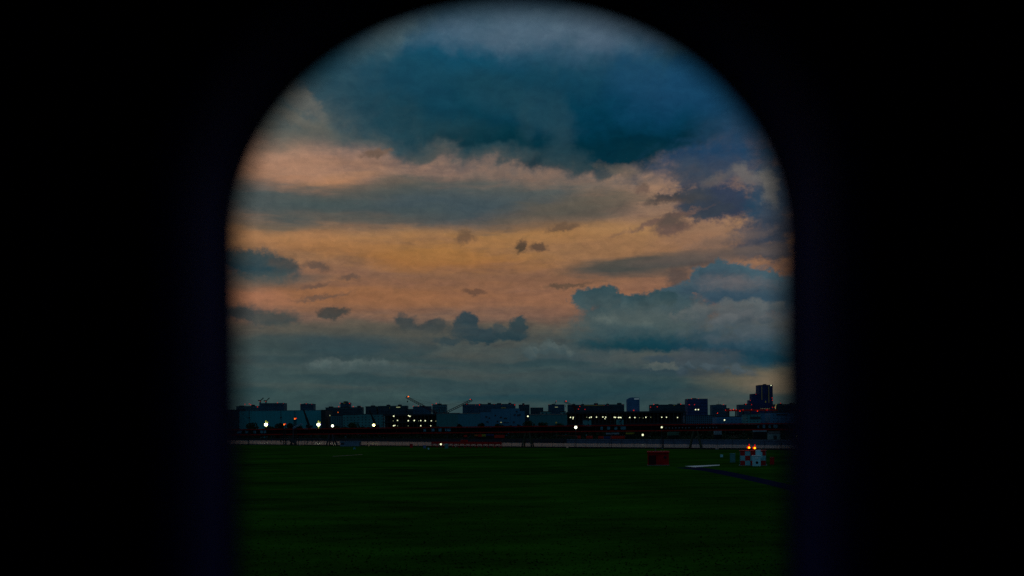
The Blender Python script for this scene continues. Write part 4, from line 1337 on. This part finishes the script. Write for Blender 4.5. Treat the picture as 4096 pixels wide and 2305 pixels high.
# ------------------------------------------------------------------ red antenna array on the shore
pa, pb = P(1728, 1780, 362), P(2004, 1780, 330)
ar = thing('antenna_array', 'low red braced antenna frame at the water edge in the middle', 'antenna', (pa.x, pa.y, 0))
v = Vector((pb.x - pa.x, pb.y - pa.y, 0)); Ln = v.length
ar.rotation_euler = (0, 0, math.atan2(v.y, v.x))
ztop = P(1865, 1768, 345).z; 
MB().box(0, Ln, -.3, .3, ztop - .75, ztop).build('top_beam', M_REDD, ar)
MB().box(Ln * .45, Ln * .53, -.35, .35, ztop + .003, ztop + .7).build('receiver_box', M_REDD, ar)
nb = 12
for i in range(nb + 1):
    x = Ln * i / nb
    MB().tube((x, 0, 0), (x, 0, ztop - .753), .16, .16, 6).build('post', M_REDD, ar)
mb = MB()
for i in range(nb):
    x, x2 = Ln * i / nb, Ln * (i + 1) / nb
    mb.tube((x, 0, .1), (x2, 0, ztop - .8), .07, .07, 4).tube((x2, 0, .1), (x, 0, ztop - .8), .07, .07, 4)
mb.build('bracing', M_REDD, ar)

# ------------------------------------------------------------------ fence on the shore
f0, f1 = -158.0, 92.0
fe = thing('perimeter_fence', 'thin wire mesh perimeter fence on posts along the water edge', 'fence', (0, 0, 0))
npst = 76; FH = 2.35
for i in range(npst + 1):
    X = f0 + (f1 - f0) * i / npst; Y = shore(X) - 2.2
    MB().tube((X, Y, 0), (X, Y, FH), .055, .055, 5).build('post', M_BLACK, fe)
mb = MB()
for z in (.1, .8, 1.6, FH):
    mb.tube((f0, shore(f0) - 2.2, z), (f1, shore(f1) - 2.2, z), .02, .02, 4)
for i in range(npst * 6):
    X = f0 + (f1 - f0) * (i + .5) / (npst * 6); Y = shore(X) - 2.2
    mb.tube((X, Y, .05), (X, Y, FH), .012, .012, 3)
mb.build('wire_mesh', M_STEEL, fe)

# ------------------------------------------------------------------ lamp posts and floodlights
def lamp_mast(label, px, py, D, m, r, kind='flood', name='floodlight_mast', group=None, zg=None, paint=None):
    w = P(px, py, D); zg = LZ if zg is None else zg
    t = thing(name, label, 'lamp', (w.x, D, zg), group)
    h = w.z - zg; rr = r * D / F
    pm = paint or M_STEEL
    MB().tube((0, .4, 0), (0, .4, h + rr * .6), max(.16, h * .014), max(.09, h * .008), 8).build('pole', pm, t)
    if kind == 'flood':
        MB().box(-rr * .9, rr * .9, .2, .45, h - rr * .15, h + rr * .15).box(-rr * .1, rr * .1, .2, .45, h - rr * 1.5, h + rr * 1.7).build('lamp_frame', pm, t)
        MB().ball((0, -.12, h), rr * .78, .3, rr * .74, 14, 8).build('lamp', m, t)
        for (ox, oz, sr, mm_) in ((-.1, 1.25, .26, LHALO), (.65, 1.0, .27, LHALO), (0, -1.15, .2, LHALO), (-.72, .3, .25, LHALO), (.95, .15, .24, LVIO), (.35, -.75, .22, LHALO), (0, 1.75, .15, LHALO), (0, -1.6, .13, LHALO)):  # small glowing balls added to draw the bloom around the lamp
            MB().ball((ox * rr, .1, h + oz * rr), rr * sr, .15, rr * sr * 1.25, 8, 6).build('halo_ball', mm_, t)
    else:
        MB().box(-rr * .4, rr * .4, -.1, .5, h + rr * .75, h + rr * .95).build('lamp_hood', pm, t)
        MB().ball((0, 0, h), rr, rr, rr, 10, 6).build('lamp', m, t)
    return t


FLG = 'white work lamps along the far bank'
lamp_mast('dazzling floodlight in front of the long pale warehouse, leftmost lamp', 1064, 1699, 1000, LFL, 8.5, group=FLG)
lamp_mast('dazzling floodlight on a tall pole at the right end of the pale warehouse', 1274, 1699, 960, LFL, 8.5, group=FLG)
lamp_mast('small white lamp just right of the second dazzling floodlight', 1330, 1704, 940, LFL, 4.6, 'single', 'lamp_post', FLG)
lamp_mast('yellow-green lamp at the foot of the leaning black boom', 1495, 1701, 900, glow('yellow_flood', (1, .95, .35), 6), 5.2, 'single', 'lamp_post', FLG)
lamp_mast('largest round white lamp just above the red trestle, right of centre', 2303, 1710, 455, glow('round_lamp', (1.0, 1.0, .70), 2.6), 5.8, 'single', 'lamp_post', FLG, WZ)
lamp_mast('white lamp in front of the red trestle below the right end of the depot', 2647, 1709.5, 460, LW, 3.6, 'single', 'lamp_post', FLG, WZ)
lamp_mast('white lamp low on the far bank under the trestle, left of the tall shed', 2571, 1740, 634, LW, 4.0, 'single', 'lamp_post', FLG)
lamp_mast('dim yellow lamp by the window frame at far right', 3187, 1744, 560, LYW, 4.0, 'single', 'lamp_post', FLG)
lamp_mast('white lamp high between the factory and the flat warehouse', 2111.5, 1665.5, 1240, LW, 3.0, 'single', 'lamp_post', FLG)
lamp_mast('tiny pale lamp left of the grey workshop', 1319.5, 1662.5, 1440, LWD, 2.2, 'single', 'lamp_post', FLG)
lamp_mast('small white lamp at the left end of the pale buildings under the skyscraper', 2898, 1680.5, 1250, LW, 2.7, 'single', 'lamp_post', FLG)
lamp_mast('faint yellow lamp among the bushes before the flat warehouse', 2225, 1691, 900, LYD, 3.5, 'single', 'lamp_post', FLG)
lamp_mast('white lamp on a short post in front of the red antenna frame', 1763.5, 1777.5, 335, LW, 3.7, 'single', 'lamp_post', FLG, 0.0)
lamp_mast('dim amber lamp on the far bank under the trestle left of centre', 1431, 1733.5, 900, LDA, 2.0, 'single', 'lamp_post', FLG)

# steel light towers at the left with red lamps
def light_tower(label, px, py, D, pbase):
    w = P(px, py, D)
    t = thing('beacon_mast', label, 'mast', (w.x, D, 0), 'beacon masts at the left shore')
    h = w.z
    MB().truss((0, 0, 0), (0, 0, h - .6), 1.0, .08, 12).build('lattice', M_BLACK, t)
    MB().box(-.9, .9, -.9, .9, h - .6, h - .5).build('platform', M_BLACK, t)
    rr = 3.2 * D / F
    MB().ball((-.05, -.2, h - .05), rr * .8, rr * .6, rr * 1.1).build('beacon', glow('beacon_orange', (1, .17, .015), 1.6), t)
    MB().ball((rr * 1.15, .1, h + rr * .5), rr * .75, rr * .5, rr * .6).build('beacon_red_ball', LRB, t)  # second emissive red ball, up and right of the beacon
    return t


light_tower('taller beacon mast with a red lamp before the pale warehouse', 1180, 1675.5, 485, 0)
light_tower('shorter beacon mast with a red lamp left of the taller one', 1137, 1698, 485, 0)
# slanted pale loading boom
w0, w1 = P(1172, 1713, 480), P(1206, 1697, 480)
t = thing('boom_lift', 'pale slanted arm rising right beside the taller beacon mast', 'lift', (w0.x - .3, 480, 0))
MB().truss(Vector((.3, 0, w0.z)), w1 - t.location, .55, .12, 6).box(w1.x - t.location.x - .5, w1.x - t.location.x + .6, -.5, .5, w1.z - .2, w1.z + .3).build('arm', mat('boom_paint', (.26, .36, .46), .6, .1, 1, .3), t)
MB().box(-.8, 1.6, -.9, .9, 1.0, 2.6).tube((.3, 0, 2.6), (.3, 0, w0.z), .3, .25).build('turret', M_STEEL, t)
for sx in (-.6, 1.4):
    MB().tube((sx, -1.1, .5), (sx, 1.1, .5), .5, .5, 12).build('wheel', M_BLACK, t)
# equipment frame under the beacon masts
w = P(1200, 1780, 500)
t = thing('scaffold_platform', 'dark scaffold platform with thin legs at the foot of the beacon masts', 'platform', (w.x, 506, 0))
MB().box(-11, 9, -2, 2, 2.7, 3.0).build('deck', M_STEEL, t)
for i, x in enumerate((-10.5, -7.6, -5.2, -1.8, 1.4, 2.6, 5.0, 8.5)):
    MB().tube((x, -1.6, 0), (x + .3, -1.6, 2.697), .17, .14, 6).build('leg', M_STEEL, t)
mb = MB()
for i, x in enumerate((-10.5, -5.2, 1.4, 5.0)):
    mb.tube((x, 1.6, 0), (x + 3, 1.6, 2.697), .08, .08, 4)
mb.build('brace', M_STEEL, t)
mb = MB()
for x in range(-11, 10, 2):
    mb.tube((x, -1.95, 3.0), (x, -1.95, 4.1), .05, .05, 4)
mb.tube((-11, -1.95, 4.1), (9, -1.95, 4.1), .06, .06, 4); mb.build('handrail', M_STEEL, t)

# dark posts
def post(label, px, py0, py1, D, r, zg=0.0):
    a = P(px, py0, D)
    t = thing('signal_post', label, 'post', (a.x, D, zg), 'dark signal posts')
    MB().tube((0, 0, 0), (0, 0, a.z - zg), r, r * .8, 8).build('pole', M_BLACK, t)
    MB().box(-r * 2.2, r * 2.2, -r * 1.5, r * 1.5, a.z - zg + .003, a.z - zg + .5).build('head', M_BLACK, t)
    MB().box(-r * 2, r * 2, -r * 2, r * 2, 0, .25).build('footing', M_CONC, t)


post('thick dark post against the water at far left', 995, 1735, 1778, 508, .3)
post('thin dark post rising behind the big red shed', 2652, 1752, 1793, 290, .22)

# ------------------------------------------------------------------ things on the airfield
def gobj(name, label, cat, x0, x1, y0, y1, group=None):
    a, b = G(x0, y1), G(x1, y1)
    Dm = (a.y + b.y) / 2
    w = P(x1, y1, Dm).x - P(x0, y1, Dm).x
    cx = (P(x0, y1, Dm).x + P(x1, y1, Dm).x) / 2
    h = P((x0 + x1) / 2, y0, Dm).z
    return thing(name, label, cat, (cx, Dm, 0), group, -math.atan2(cx, Dm)), w, h, Dm


# red shed
t, w, h, Dm = gobj('equipment_shed', 'big red equipment shed with an overhanging flat roof on the grass', 'shed', 2590, 2676, 1806, 1862)
MB().box(-w * .49, w * .49, 0, 2.8, 0, h - .22).build('wall', M_REDD, t)
rf = MB(); rf.box(-w * .52, w * .52, -.2, 3.0, h - .217, h)
rf.build('roof', M_RED, t)
MB().box(-w * .44, -w * .10, -.06, -.004, .15, h - .6).build('door', mat('shaded_side_red', (.05, .008, .010), .8, .3, 1, .1), t)  # dark panel painting the shed's shaded side face onto its front
MB().box(w * .26, w * .38, -.08, -.004, h * .5, h * .66).build('vent', M_BLACK, t)
for k in range(6):
    x = -w * .05 + w * .08 * k
    if k not in (4, 5): MB().box(x - .03, x + .03, -.04, -.003, .1, h - .3).build('rib', M_REDD, t)
MB().box(-w * .51, w * .51, -.15, 2.9, -.02, .06).build('footing', M_CONC, t)
p = P(2622, 1800, Dm) - t.location
MB().tube((p.x, 1, h), (p.x, 1, h + .45), .06, .06).ball((p.x, 1, h + .55), .17, .17, .14).build('roof_lamp', mats_lamp, t)

# red and white chequered shelter
t, w, h, Dm = gobj('chequered_shelter', 'red and white chequered equipment shelter with two glowing orange roof lamps', 'shelter', 2961, 3063, 1803, 1863)


def mat_check(w, h):
    m = bpy.data.materials.new('chequered_paint'); m.use_nodes = True
    tt = m.node_tree; b = tt.nodes['Principled BSDF']; b.inputs['Roughness'].default_value = .6
    b.inputs['Specular IOR Level'].default_value = .25
    tcn = tt.nodes.new('ShaderNodeTexCoord'); sp = tt.nodes.new('ShaderNodeSeparateXYZ')
    tt.links.new(tcn.outputs['Object'], sp.inputs[0])

    def M(op, a, bb):
        n = tt.nodes.new('ShaderNodeMath'); n.operation = op
        for i, v in enumerate((a, bb)):
            if isinstance(v, bpy.types.NodeSocket): tt.links.new(v, n.inputs[i])
            else: n.inputs[i].default_value = v
        return n.outputs[0]
    cw, ch = w / 5.0, h / 3.0
    i = M('FLOOR', M('DIVIDE', M('ADD', M('ADD', sp.outputs[0], w / 2), M('MULTIPLY', sp.outputs[1], .999)), cw), 0)
    j = M('FLOOR', M('DIVIDE', sp.outputs[2], ch), 0)
    k = M('MODULO', M('ADD', M('ADD', i, j), 20), 2.0)
    mx = tt.nodes.new('ShaderNodeMix'); mx.data_type = 'RGBA'
    tt.links.new(M('GREATER_THAN', k, .5), mx.inputs[0])
    mx.inputs[6].default_value = (.50, .008, .010, 1); mx.inputs[7].default_value = (.22, .60, .66, 1)
    nz = tt.nodes.new('ShaderNodeTexNoise'); nz.inputs['Scale'].default_value = 2.5; nz.inputs['Detail'].default_value = 5
    tt.links.new(tcn.outputs['Object'], nz.inputs['Vector'])
    mm = tt.nodes.new('ShaderNodeMix'); mm.data_type = 'RGBA'; mm.blend_type = 'MULTIPLY'; mm.inputs[0].default_value = .2
    tt.links.new(mx.outputs[2], mm.inputs[6]); tt.links.new(nz.outputs[0], mm.inputs[7])
    tt.links.new(mm.outputs[2], b.inputs['Base Color'])
    return m


MB().box(-w / 2, w / 2, 0, 2.6, 0, h - .06).build('wall', mat_check(w, h), t)
MB().box(-w / 2 - .08, w / 2 + .08, -.08, 2.68, h - .057, h + .03).build('roof', M_RED, t)
MB().box(-w / 2 - .15, w / 2 + .15, -.15, 2.75, -.02, .07).build('plinth', M_CONC, t)
for x in (-w / 2 + .02, -w / 2 + w * .4, w / 2 - .02):
    MB().box(x - .03, x + .03, -.05, -.004, 0, h - .06).build('corner_strip', M_GREY, t)
for (px, py) in ((2997.5, 1791), (3019.5, 1792.5)):
    p = P(px, py, Dm - .1) - t.location
    o = MB().ball((p.x, p.y, p.z), .15, .13, .14).build('roof_lamp', glow('obstruction_orange', (1.0, .30, .004), 4.0), t)
    MB().tube((p.x, p.y, h + .03), (p.x, p.y, p.z - .14), .05, .05).build('lamp_stem', M_BLACK, o)
    MB().ball((p.x - .08, p.y + .16, p.z + .02), .27, .1, .22).ball((p.x + .02, p.y + .16, p.z + .34), .07, .06, .22).build('lamp_halo', glow('red_halo', (1.0, .012, .002), .7), o)  # glowing red balls that draw the halo around the roof lamp
MB().tube((w * .20, 1, h + .03), (w * .20, 1, h + .75), .02, .015).build('aerial', M_BLACK, t)
MB().tube((w * .08, 1, h + .03), (w * .08, 1, h + .55), .02, .015).build('aerial', M_BLACK, t)
shel = t
# white cabinet before it
t, w2, h2, Dm2 = gobj('white_cabinet', 'white instrument cabinet with a bright label standing before the chequered shelter', 'cabinet', 3010, 3042, 1822, 1865)
MB().box(-w2 / 2, w2 / 2, 0, .8, 0, h2 - .12).build('body', M_WHITE, t)
MB().box(-w2 / 2 - .06, w2 / 2 + .06, -.06, .86, h2 - .117, h2).build('lid', mat('label_white_and_lid_sheen', (.8, .82, .85), .5, .05, 2, .3), t)  # brighter than the body: sky reflection put into the lid colour
MB().box(-.16, .26, -.02, -.003, h2 * .70, h2 * .82).build('label_plate', mat('label_white_and_lid_sheen', (.8, .82, .85), .5, .05, 2, .3), t)
MB().tube((.08, -.02, h2 * .33), (.08, .0, h2 * .33), .20, .20, 12).build('vent', M_BLACK, t)
t, w3, h3, Dm3 = gobj('white_locker', 'tall white locker right behind the labelled white cabinet', 'cabinet', 3024, 3043, 1800, 1864)
t.location.y -= .9 if t.location.y > Dm - .9 else 0
t.location.y = Dm2 + 1.0
MB().box(-w3 / 2, w3 / 2, 0, .55, 0, h3 - .1).build('body', M_WHITE, t)
MB().box(-w3 / 2 - .04, w3 / 2 + .04, -.04, .59, h3 - .097, h3).build('lid', mat('label_white_and_lid_sheen', (.8, .82, .85), .5, .05, 2, .3), t)  # lid colour lightened to stand for reflected sky
MB().box(w3 / 2 + .003, w3 / 2 + .25, .1, .45, h3 * .45, h3 * .86).build('side_box', M_WHITE, t)
# other small boxes
def cabinet(name, label, x0, x1, y0, y1, m, dep=.7, legs=False, cat='cabinet', group=None, lidm=None):
    t, w, h, D = gobj(name, label, cat, x0, x1, y0, y1, group)
    z0 = .25 * h if legs else .0
    MB().box(-w / 2, w / 2, 0, dep, z0, h * .93).build('body', m, t)
    MB().box(-w / 2 - .04 * w, w / 2 + .04 * w, -.04, dep + .04, h * .93 + .002, h).build('lid', lidm or m, t)
    MB().box(-w * .36, w * .36, -.025, -.003, z0 + .1 * h, h * .84).build('door', m, t)
    if legs:
        for sx in (-.4, .4):
            MB().tube((w * sx, dep * .3, 0), (w * sx, dep * .3, z0), .04 * w, .04 * w).build('leg', M_STEEL, t)
    return t


cabinet('grey_cabinet', 'plain grey-green upright cabinet left of the chequered shelter', 2920, 2941, 1814, 1850, M_GREY)
cabinet('marker_box', 'small pale box on short legs left of the grey cabinet', 2881, 2892, 1819, 1833, M_WHITE, .4, True)
cabinet('red_locker', 'plain red upright locker right of the chequered shelter', 3080, 3097, 1830, 1859, M_RED)
cabinet('red_locker', 'dark red box on the shore left of the antenna frame', 1640, 1651, 1776, 1792, M_RED, .8)
cabinet('blue_cabinet', 'small blue-grey box at the shore left of the red antenna frame', 1693, 1704, 1782, 1794, mat('blue_paint', (.10, .15, .33), .6, .1, 1, .3))
cabinet('white_cabinet', 'white box with a bright lid standing before the red antenna frame', 1779, 1793, 1776, 1795, M_GREY, .8, lidm=M_WHITE)
cabinet('marker_box', 'tiny pale marker box on the grass left of the antenna frame', 1711, 1717, 1792, 1799, M_WHITE, .4)
cabinet('marker_box', 'tiny pale marker box on the grass below the grey cabin', 1413, 1422, 1791, 1798, M_PALE, .4)
cabinet('marker_box', 'tiny green marker box between the red box and the blue box on the shore', 1669, 1675, 1784, 1791, mat('green_paint', (.10, .14, .04), .7, .1, 1, .2), .4)
# grey cabin
t, w, h, D = gobj('site_cabin', 'long low blue-grey cabin at the left shore', 'cabin', 1361, 1443, 1765, 1787)
MB().box(-w / 2, w / 2, 0, 2.4, .15, h - .12).build('wall', mat('cabin_paint', (.13, .19, .27), .7, .15, .6, .2), t)
MB().box(-w / 2 - .12, w / 2 + .12, -.12, 2.52, h - .117, h).build('roof', mat('cabin_roof', (.17, .23, .31), .7, .1, .6, .2), t)
for x in (-.42, -.34): MB().box(w * x - .35, w * x + .35, -.05, -.004, h * .35, h * .75).build('window', M_STEEL, t)
MB().box(w * .43, w * .49, -.04, -.004, .15, h * .8).build('door', M_STEEL, t)
for sx in (-.45, 0, .45): MB().box(w * sx - .2, w * sx + .2, .2, 2.2, 0, .147).build('footing', M_CONC, t)

# ------------------------------------------------------------------ things on the far bank
def bankY(px, off=6):
    u = ray(px, 1740)[0]
    return 783.7 / (1 + 1.64 * u) + off


M_CONT = {'red': mat('container_red', (.62, .03, .012), .7, .25, .7, .2), 'orange': mat('container_orange', (.50, .12, .015), .7, .2, .7, .2), 'yellow': mat('container_yellow', (.42, .33, .03), .7, .2, .7, .2),
          'blue': mat('container_blue', (.03, .06, .17), .7, .2, .7, .2), 'pale': mat('container_pale', (.22, .28, .31), .7, .2, .7, .2), 'green': mat('container_green', (.06, .15, .10), .7, .2, .7, .2)}


def container(label, x0, x1, y0, y1, m, off=6, base=None, group='containers on the far bank'):
    D = bankY((x0 + x1) / 2, off)
    a, b = P(x0, y1, D), P(x1, y0, D)
    cx, w = (a.x + b.x) / 2, b.x - a.x
    z0 = a.z if base is None else base; h = b.z - z0
    t = thing('container', label, 'container', (cx, D, z0), group)
    mb = MB().box(-w / 2, w / 2, 0, 2.4, .08, h)
    n = max(3, int(w / .6))
    for i in range(n): mb.box(-w / 2 + w * (i + .2) / n, -w / 2 + w * (i + .6) / n, -.09, -.002, .25, h - .2)
    mb.build('body', m, t)
    fr = MB()
    for x in (-w / 2, w / 2): fr.box(x - .08, x + .08, -.12, .1, 0, h + .06)
    fr.build('corner_post', m, t)
    if z0 > LZ + .6:   # stands on a stack frame
        MB().box(-w / 2, w / 2, .2, 2.2, LZ - z0, .077).build('stand', M_BLACK, t)
    return t


container('longest red container on the far bank under the trestle, right of centre', 2444, 2498, 1744, 1756, M_CONT['red'])
container('short dull red container next left of the longest red one', 2394, 2414, 1745, 1755, M_CONT['red'])
container('red container beside a dark gap below the big white lamp', 2347, 2371, 1744, 1755, M_CONT['red'])
container('narrow red container right under the big white lamp', 2311, 2322, 1743, 1755, M_CONT['red'])
container('dark blue container between two red ones on the far bank', 2416, 2441, 1746, 1756, M_CONT['blue'])
container('wide red container at the left of the dark pier', 1978, 2018, 1740, 1753, M_CONT['red'])
container('yellow container with dark blue ones beside it, behind the antenna frame', 1928, 1943, 1738, 1747, M_CONT['yellow'])
container('orange container at the left end of the colourful row', 1898, 1912, 1739, 1746, M_CONT['orange'])
container('red container between the orange one and the yellow one', 1912.5, 1927, 1738, 1748, M_CONT['red'])
container('pale blue container in the middle of the colourful row', 1944, 1975, 1738, 1743, M_CONT['blue'])
container('dull red container standing alone left of the colourful row', 1855, 1868, 1741, 1749, M_CONT['red'])
container('yellow-brown container high on a stack between trestle rails', 2506, 2540, 1714, 1728, M_CONT['yellow'], 60)
container('yellow container under the brown one below the trestle', 2505, 2536, 1731, 1738, M_CONT['yellow'], 20)
container('pale container left of the yellow one below the trestle', 2425, 2476, 1731.5, 1739, M_CONT['pale'], 20)
container('green container low beneath the row of trestle lights', 2672, 2716, 1728, 1743, M_CONT['green'], 15)
container('pale green container near the right pier of the trestle', 2858, 2886, 1724, 1740, M_CONT['pale'], 15)
container('pale container below the trestle left of the white-walled shed', 3014, 3066, 1721, 1729, M_CONT['pale'], 15)
# barrier rail
D = bankY(2268, 3); p, q = P(2226, 1744, D), P(2309, 1743, D - 20)
t = thing('crash_barrier', 'thin red rail on the far bank left of the big white lamp', 'barrier', (p.x, p.y, LZ))
d_ = q - p
MB().tube((0, 0, p.z - LZ), (d_.x, d_.y, p.z - LZ), .18, .18, 6).build('rail', mat('orange_rail', (.30, .05, .02), .7, .2, .7, .2), t)
for i in range(8):
    MB().tube((d_.x * i / 7, d_.y * i / 7, 0), (d_.x * i / 7, d_.y * i / 7, p.z - LZ - .1), .1, .1, 5).build('post', M_STEEL, t)
# white-walled shed at right
D = bankY(3100, 8); a, b = P(3079, 1764, D), P(3122, 1733, D)
t = thing('bank_shed', 'pale green-white shed on the far bank at right with dark bushes before it', 'shed', ((a.x + b.x) / 2, D, LZ))
w = b.x - a.x; h = b.z - LZ
MB().box(-w / 2, w / 2, 0, 5, 0, h).build('wall', mat('shed_white', (.20, .28, .27), .75, .2, .5, .2), t)
rf = MB(); rf.v = [(-w / 2 - .3, -.3, h + .003), (w / 2 + .3, -.3, h + .003), (w / 2 + .3, 5.3, h + .003), (-w / 2 - .3, 5.3, h + .003), (-w / 2 - .3, 2.5, h + 1), (w / 2 + .3, 2.5, h + 1)]
rf.f = [(0, 1, 5, 4), (2, 3, 4, 5), (0, 4, 3), (1, 2, 5), (3, 2, 1, 0)]
rf.build('roof', M_ROOF, t)
MB().box(-.9, .9, -.06, -.004, 0, 2.2).build('door', M_STEEL, t)

# ------------------------------------------------------------------ trees
def crown_mesh(rng, H, Wd, nleaf, leaf, z0):
    mb = MB(); lobes = []
    for i in range(9):
        a = rng.uniform(0, 2 * math.pi); r = rng.uniform(.0, .62) * Wd
        lobes.append((Vector((r * math.cos(a), r * math.sin(a), rng.uniform(z0 + .1 * H, H * .86))), rng.uniform(.3, .5) * Wd))
    lobes.append((Vector((0, 0, H * .82)), .38 * Wd))
    for i in range(nleaf):
        c, r = lobes[rng.randrange(len(lobes))]
        while True:
            v = Vector((rng.uniform(-1, 1), rng.uniform(-1, 1), rng.uniform(-1, 1)))
            if .25 < v.length < 1: break
        p = c + v * r * rng.uniform(.8, 1.12)
        if p.z < z0: continue
        d = Vector((rng.gauss(0, 1), rng.gauss(0, 1), rng.gauss(0, 1))).normalized()
        e = d.orthogonal().normalized(); f = d.cross(e)
        s = leaf * rng.uniform(.6, 1.4)
        mb.quad(p - e * s, p - f * s * .6, p + e * s, p + f * s * .6)
    return mb


def make_tree(rng, H, Wd, m, label, group=None):
    t = thing('tree', label, 'tree', (0, 0, LZ), group)
    tk = MB().tube((0, 0, 0), (.1, 0, H * .45), .03 * H, .02 * H, 8)
    for i in range(5):
        a = i * 1.26 + rng.random(); z = H * rng.uniform(.28, .45)
        tk.tube((0, 0, z), (math.cos(a) * Wd * .5, math.sin(a) * Wd * .5, z + H * .25), .013 * H, .006 * H, 5)
    tk.build('trunk', M_TRUNK, t)
    crown_mesh(rng, H, Wd, 900, H * .045, H * .22).build('crown', m, t)
    return t


rng = random.Random(5)
protos = [make_tree(rng, 10, w_, M_LEAF if i % 2 else M_LEAF2, '') for i, w_ in enumerate((4.2, 5.2, 3.4, 4.6))]
TR = [(1007, 1690, 1, 940, 'bushy dark tree left of the leftmost floodlight'), (1160, 1690, 2, 700, 'dark tree between the two red beacon masts'),
      (1122, 1690, 0, 700, 'dark tree just left of the shorter beacon mast'), (1195, 1699, 3, 720, 'dark low tree under the slanted pale arm'),
      (1411, 1689, 1, 980, 'round dark bush in front of the pale workshops'), (1836, 1694, 2, 940, 'small dark tree where the green-grey and blue warehouses meet'),
      (1928, 1690, 0, 940, 'dark tree at the left corner of the stepped factory'), (1990, 1694, 3, 900, 'dark low tree in front of the stepped factory'),
      (2112, 1682, 1, 880, 'tallest round tree between factory and flat warehouse'), (2168, 1688, 3, 860, 'wide round tree before the left half of the flat warehouse'),
      (2238, 1693, 1, 850, 'low round tree before the right half of the flat warehouse'), (1345, 1700, 0, 940, 'dark tree right of the small white lamp'),
      (2075, 1697, 2, 880, 'small dark tree left of the tallest round tree'), (3103, 1752, 3, 540, 'dark bush in front of the white-walled bank shed'),
      (1075, 1703, 3, 940, 'dark low tree right of the leftmost floodlight'), (2820, 1740, 0, 600, 'low bush beside the right pier of the trestle')]
for i, (px, py, k, D, lab) in enumerate(TR):
    w = P(px, py, D); hgt = w.z - LZ
    loc = (w.x, D, LZ)
    s = hgt / 10.0
    if i < 4 and not protos[k].get('used'):
        o = protos[k]; o['used'] = 1; o.location = loc; o.scale = (s,) * 3; o['label'] = lab; o['group'] = 'dark trees on the far bank'
    else:
        copy_tree(protos[k], loc, s, rng.uniform(0, 6.2), lab, 'dark trees on the far bank')
for o in list(C.objects):
    if 'used' in o: del o['used']

# the continuous belt of trees behind, one mass
mb = MB()
for i in range(30000):
    px = rng.uniform(820, 3320); Yb = bankY(px, 0) + rng.uniform(60, 130)
    u = ray(px, 1720)[0]
    top_row = 1712 + 4.5 * math.sin(px * .021) + 3 * math.sin(px * .067 + 1) + 2 * math.sin(px * .19) - (px - 2048) * .006
    zt = P(px, top_row, Yb).z
    z = LZ + (zt - LZ) * (rng.random() ** .55)
    p = Vector((u * Yb, Yb, z))
    d = Vector((rng.gauss(0, 1), rng.gauss(0, 1), rng.gauss(0, 1))).normalized()
    e = d.orthogonal().normalized(); f = d.cross(e); s = rng.uniform(.5, 1.5) * Yb / 900
    mb.quad(p - e * s, p - f * s * .7, p + e * s, p + f * s * .7)
tl = struct(mb.build('treeline', M_LEAF2), 'stuff')
tag(tl, 'dark continuous belt of trees along the far bank', 'trees')
# dark scrub on the near edge of the far quay
mb = MB()
for i in range(14000):
    px = rng.uniform(820, 3320); Yb = bankY(px, 0) + rng.uniform(12, 45)
    u = ray(px, 1745)[0]
    z = LZ + rng.random() ** 1.3 * (2.2 + 1.4 * math.sin(px * .04) + .8 * math.sin(px * .13))
    p = Vector((u * Yb, Yb, max(LZ, z)))
    d = Vector((rng.gauss(0, 1), rng.gauss(0, 1), rng.gauss(0, 1))).normalized()
    e = d.orthogonal().normalized(); f = d.cross(e); s = rng.uniform(.3, .8) * Yb / 800
    mb.quad(p - e * s, p - f * s * .7, p + e * s, p + f * s * .7)
sb = struct(mb.build('scrub', M_LEAF2), 'stuff')
tag(sb, 'low dark scrub along the far quay', 'scrub')
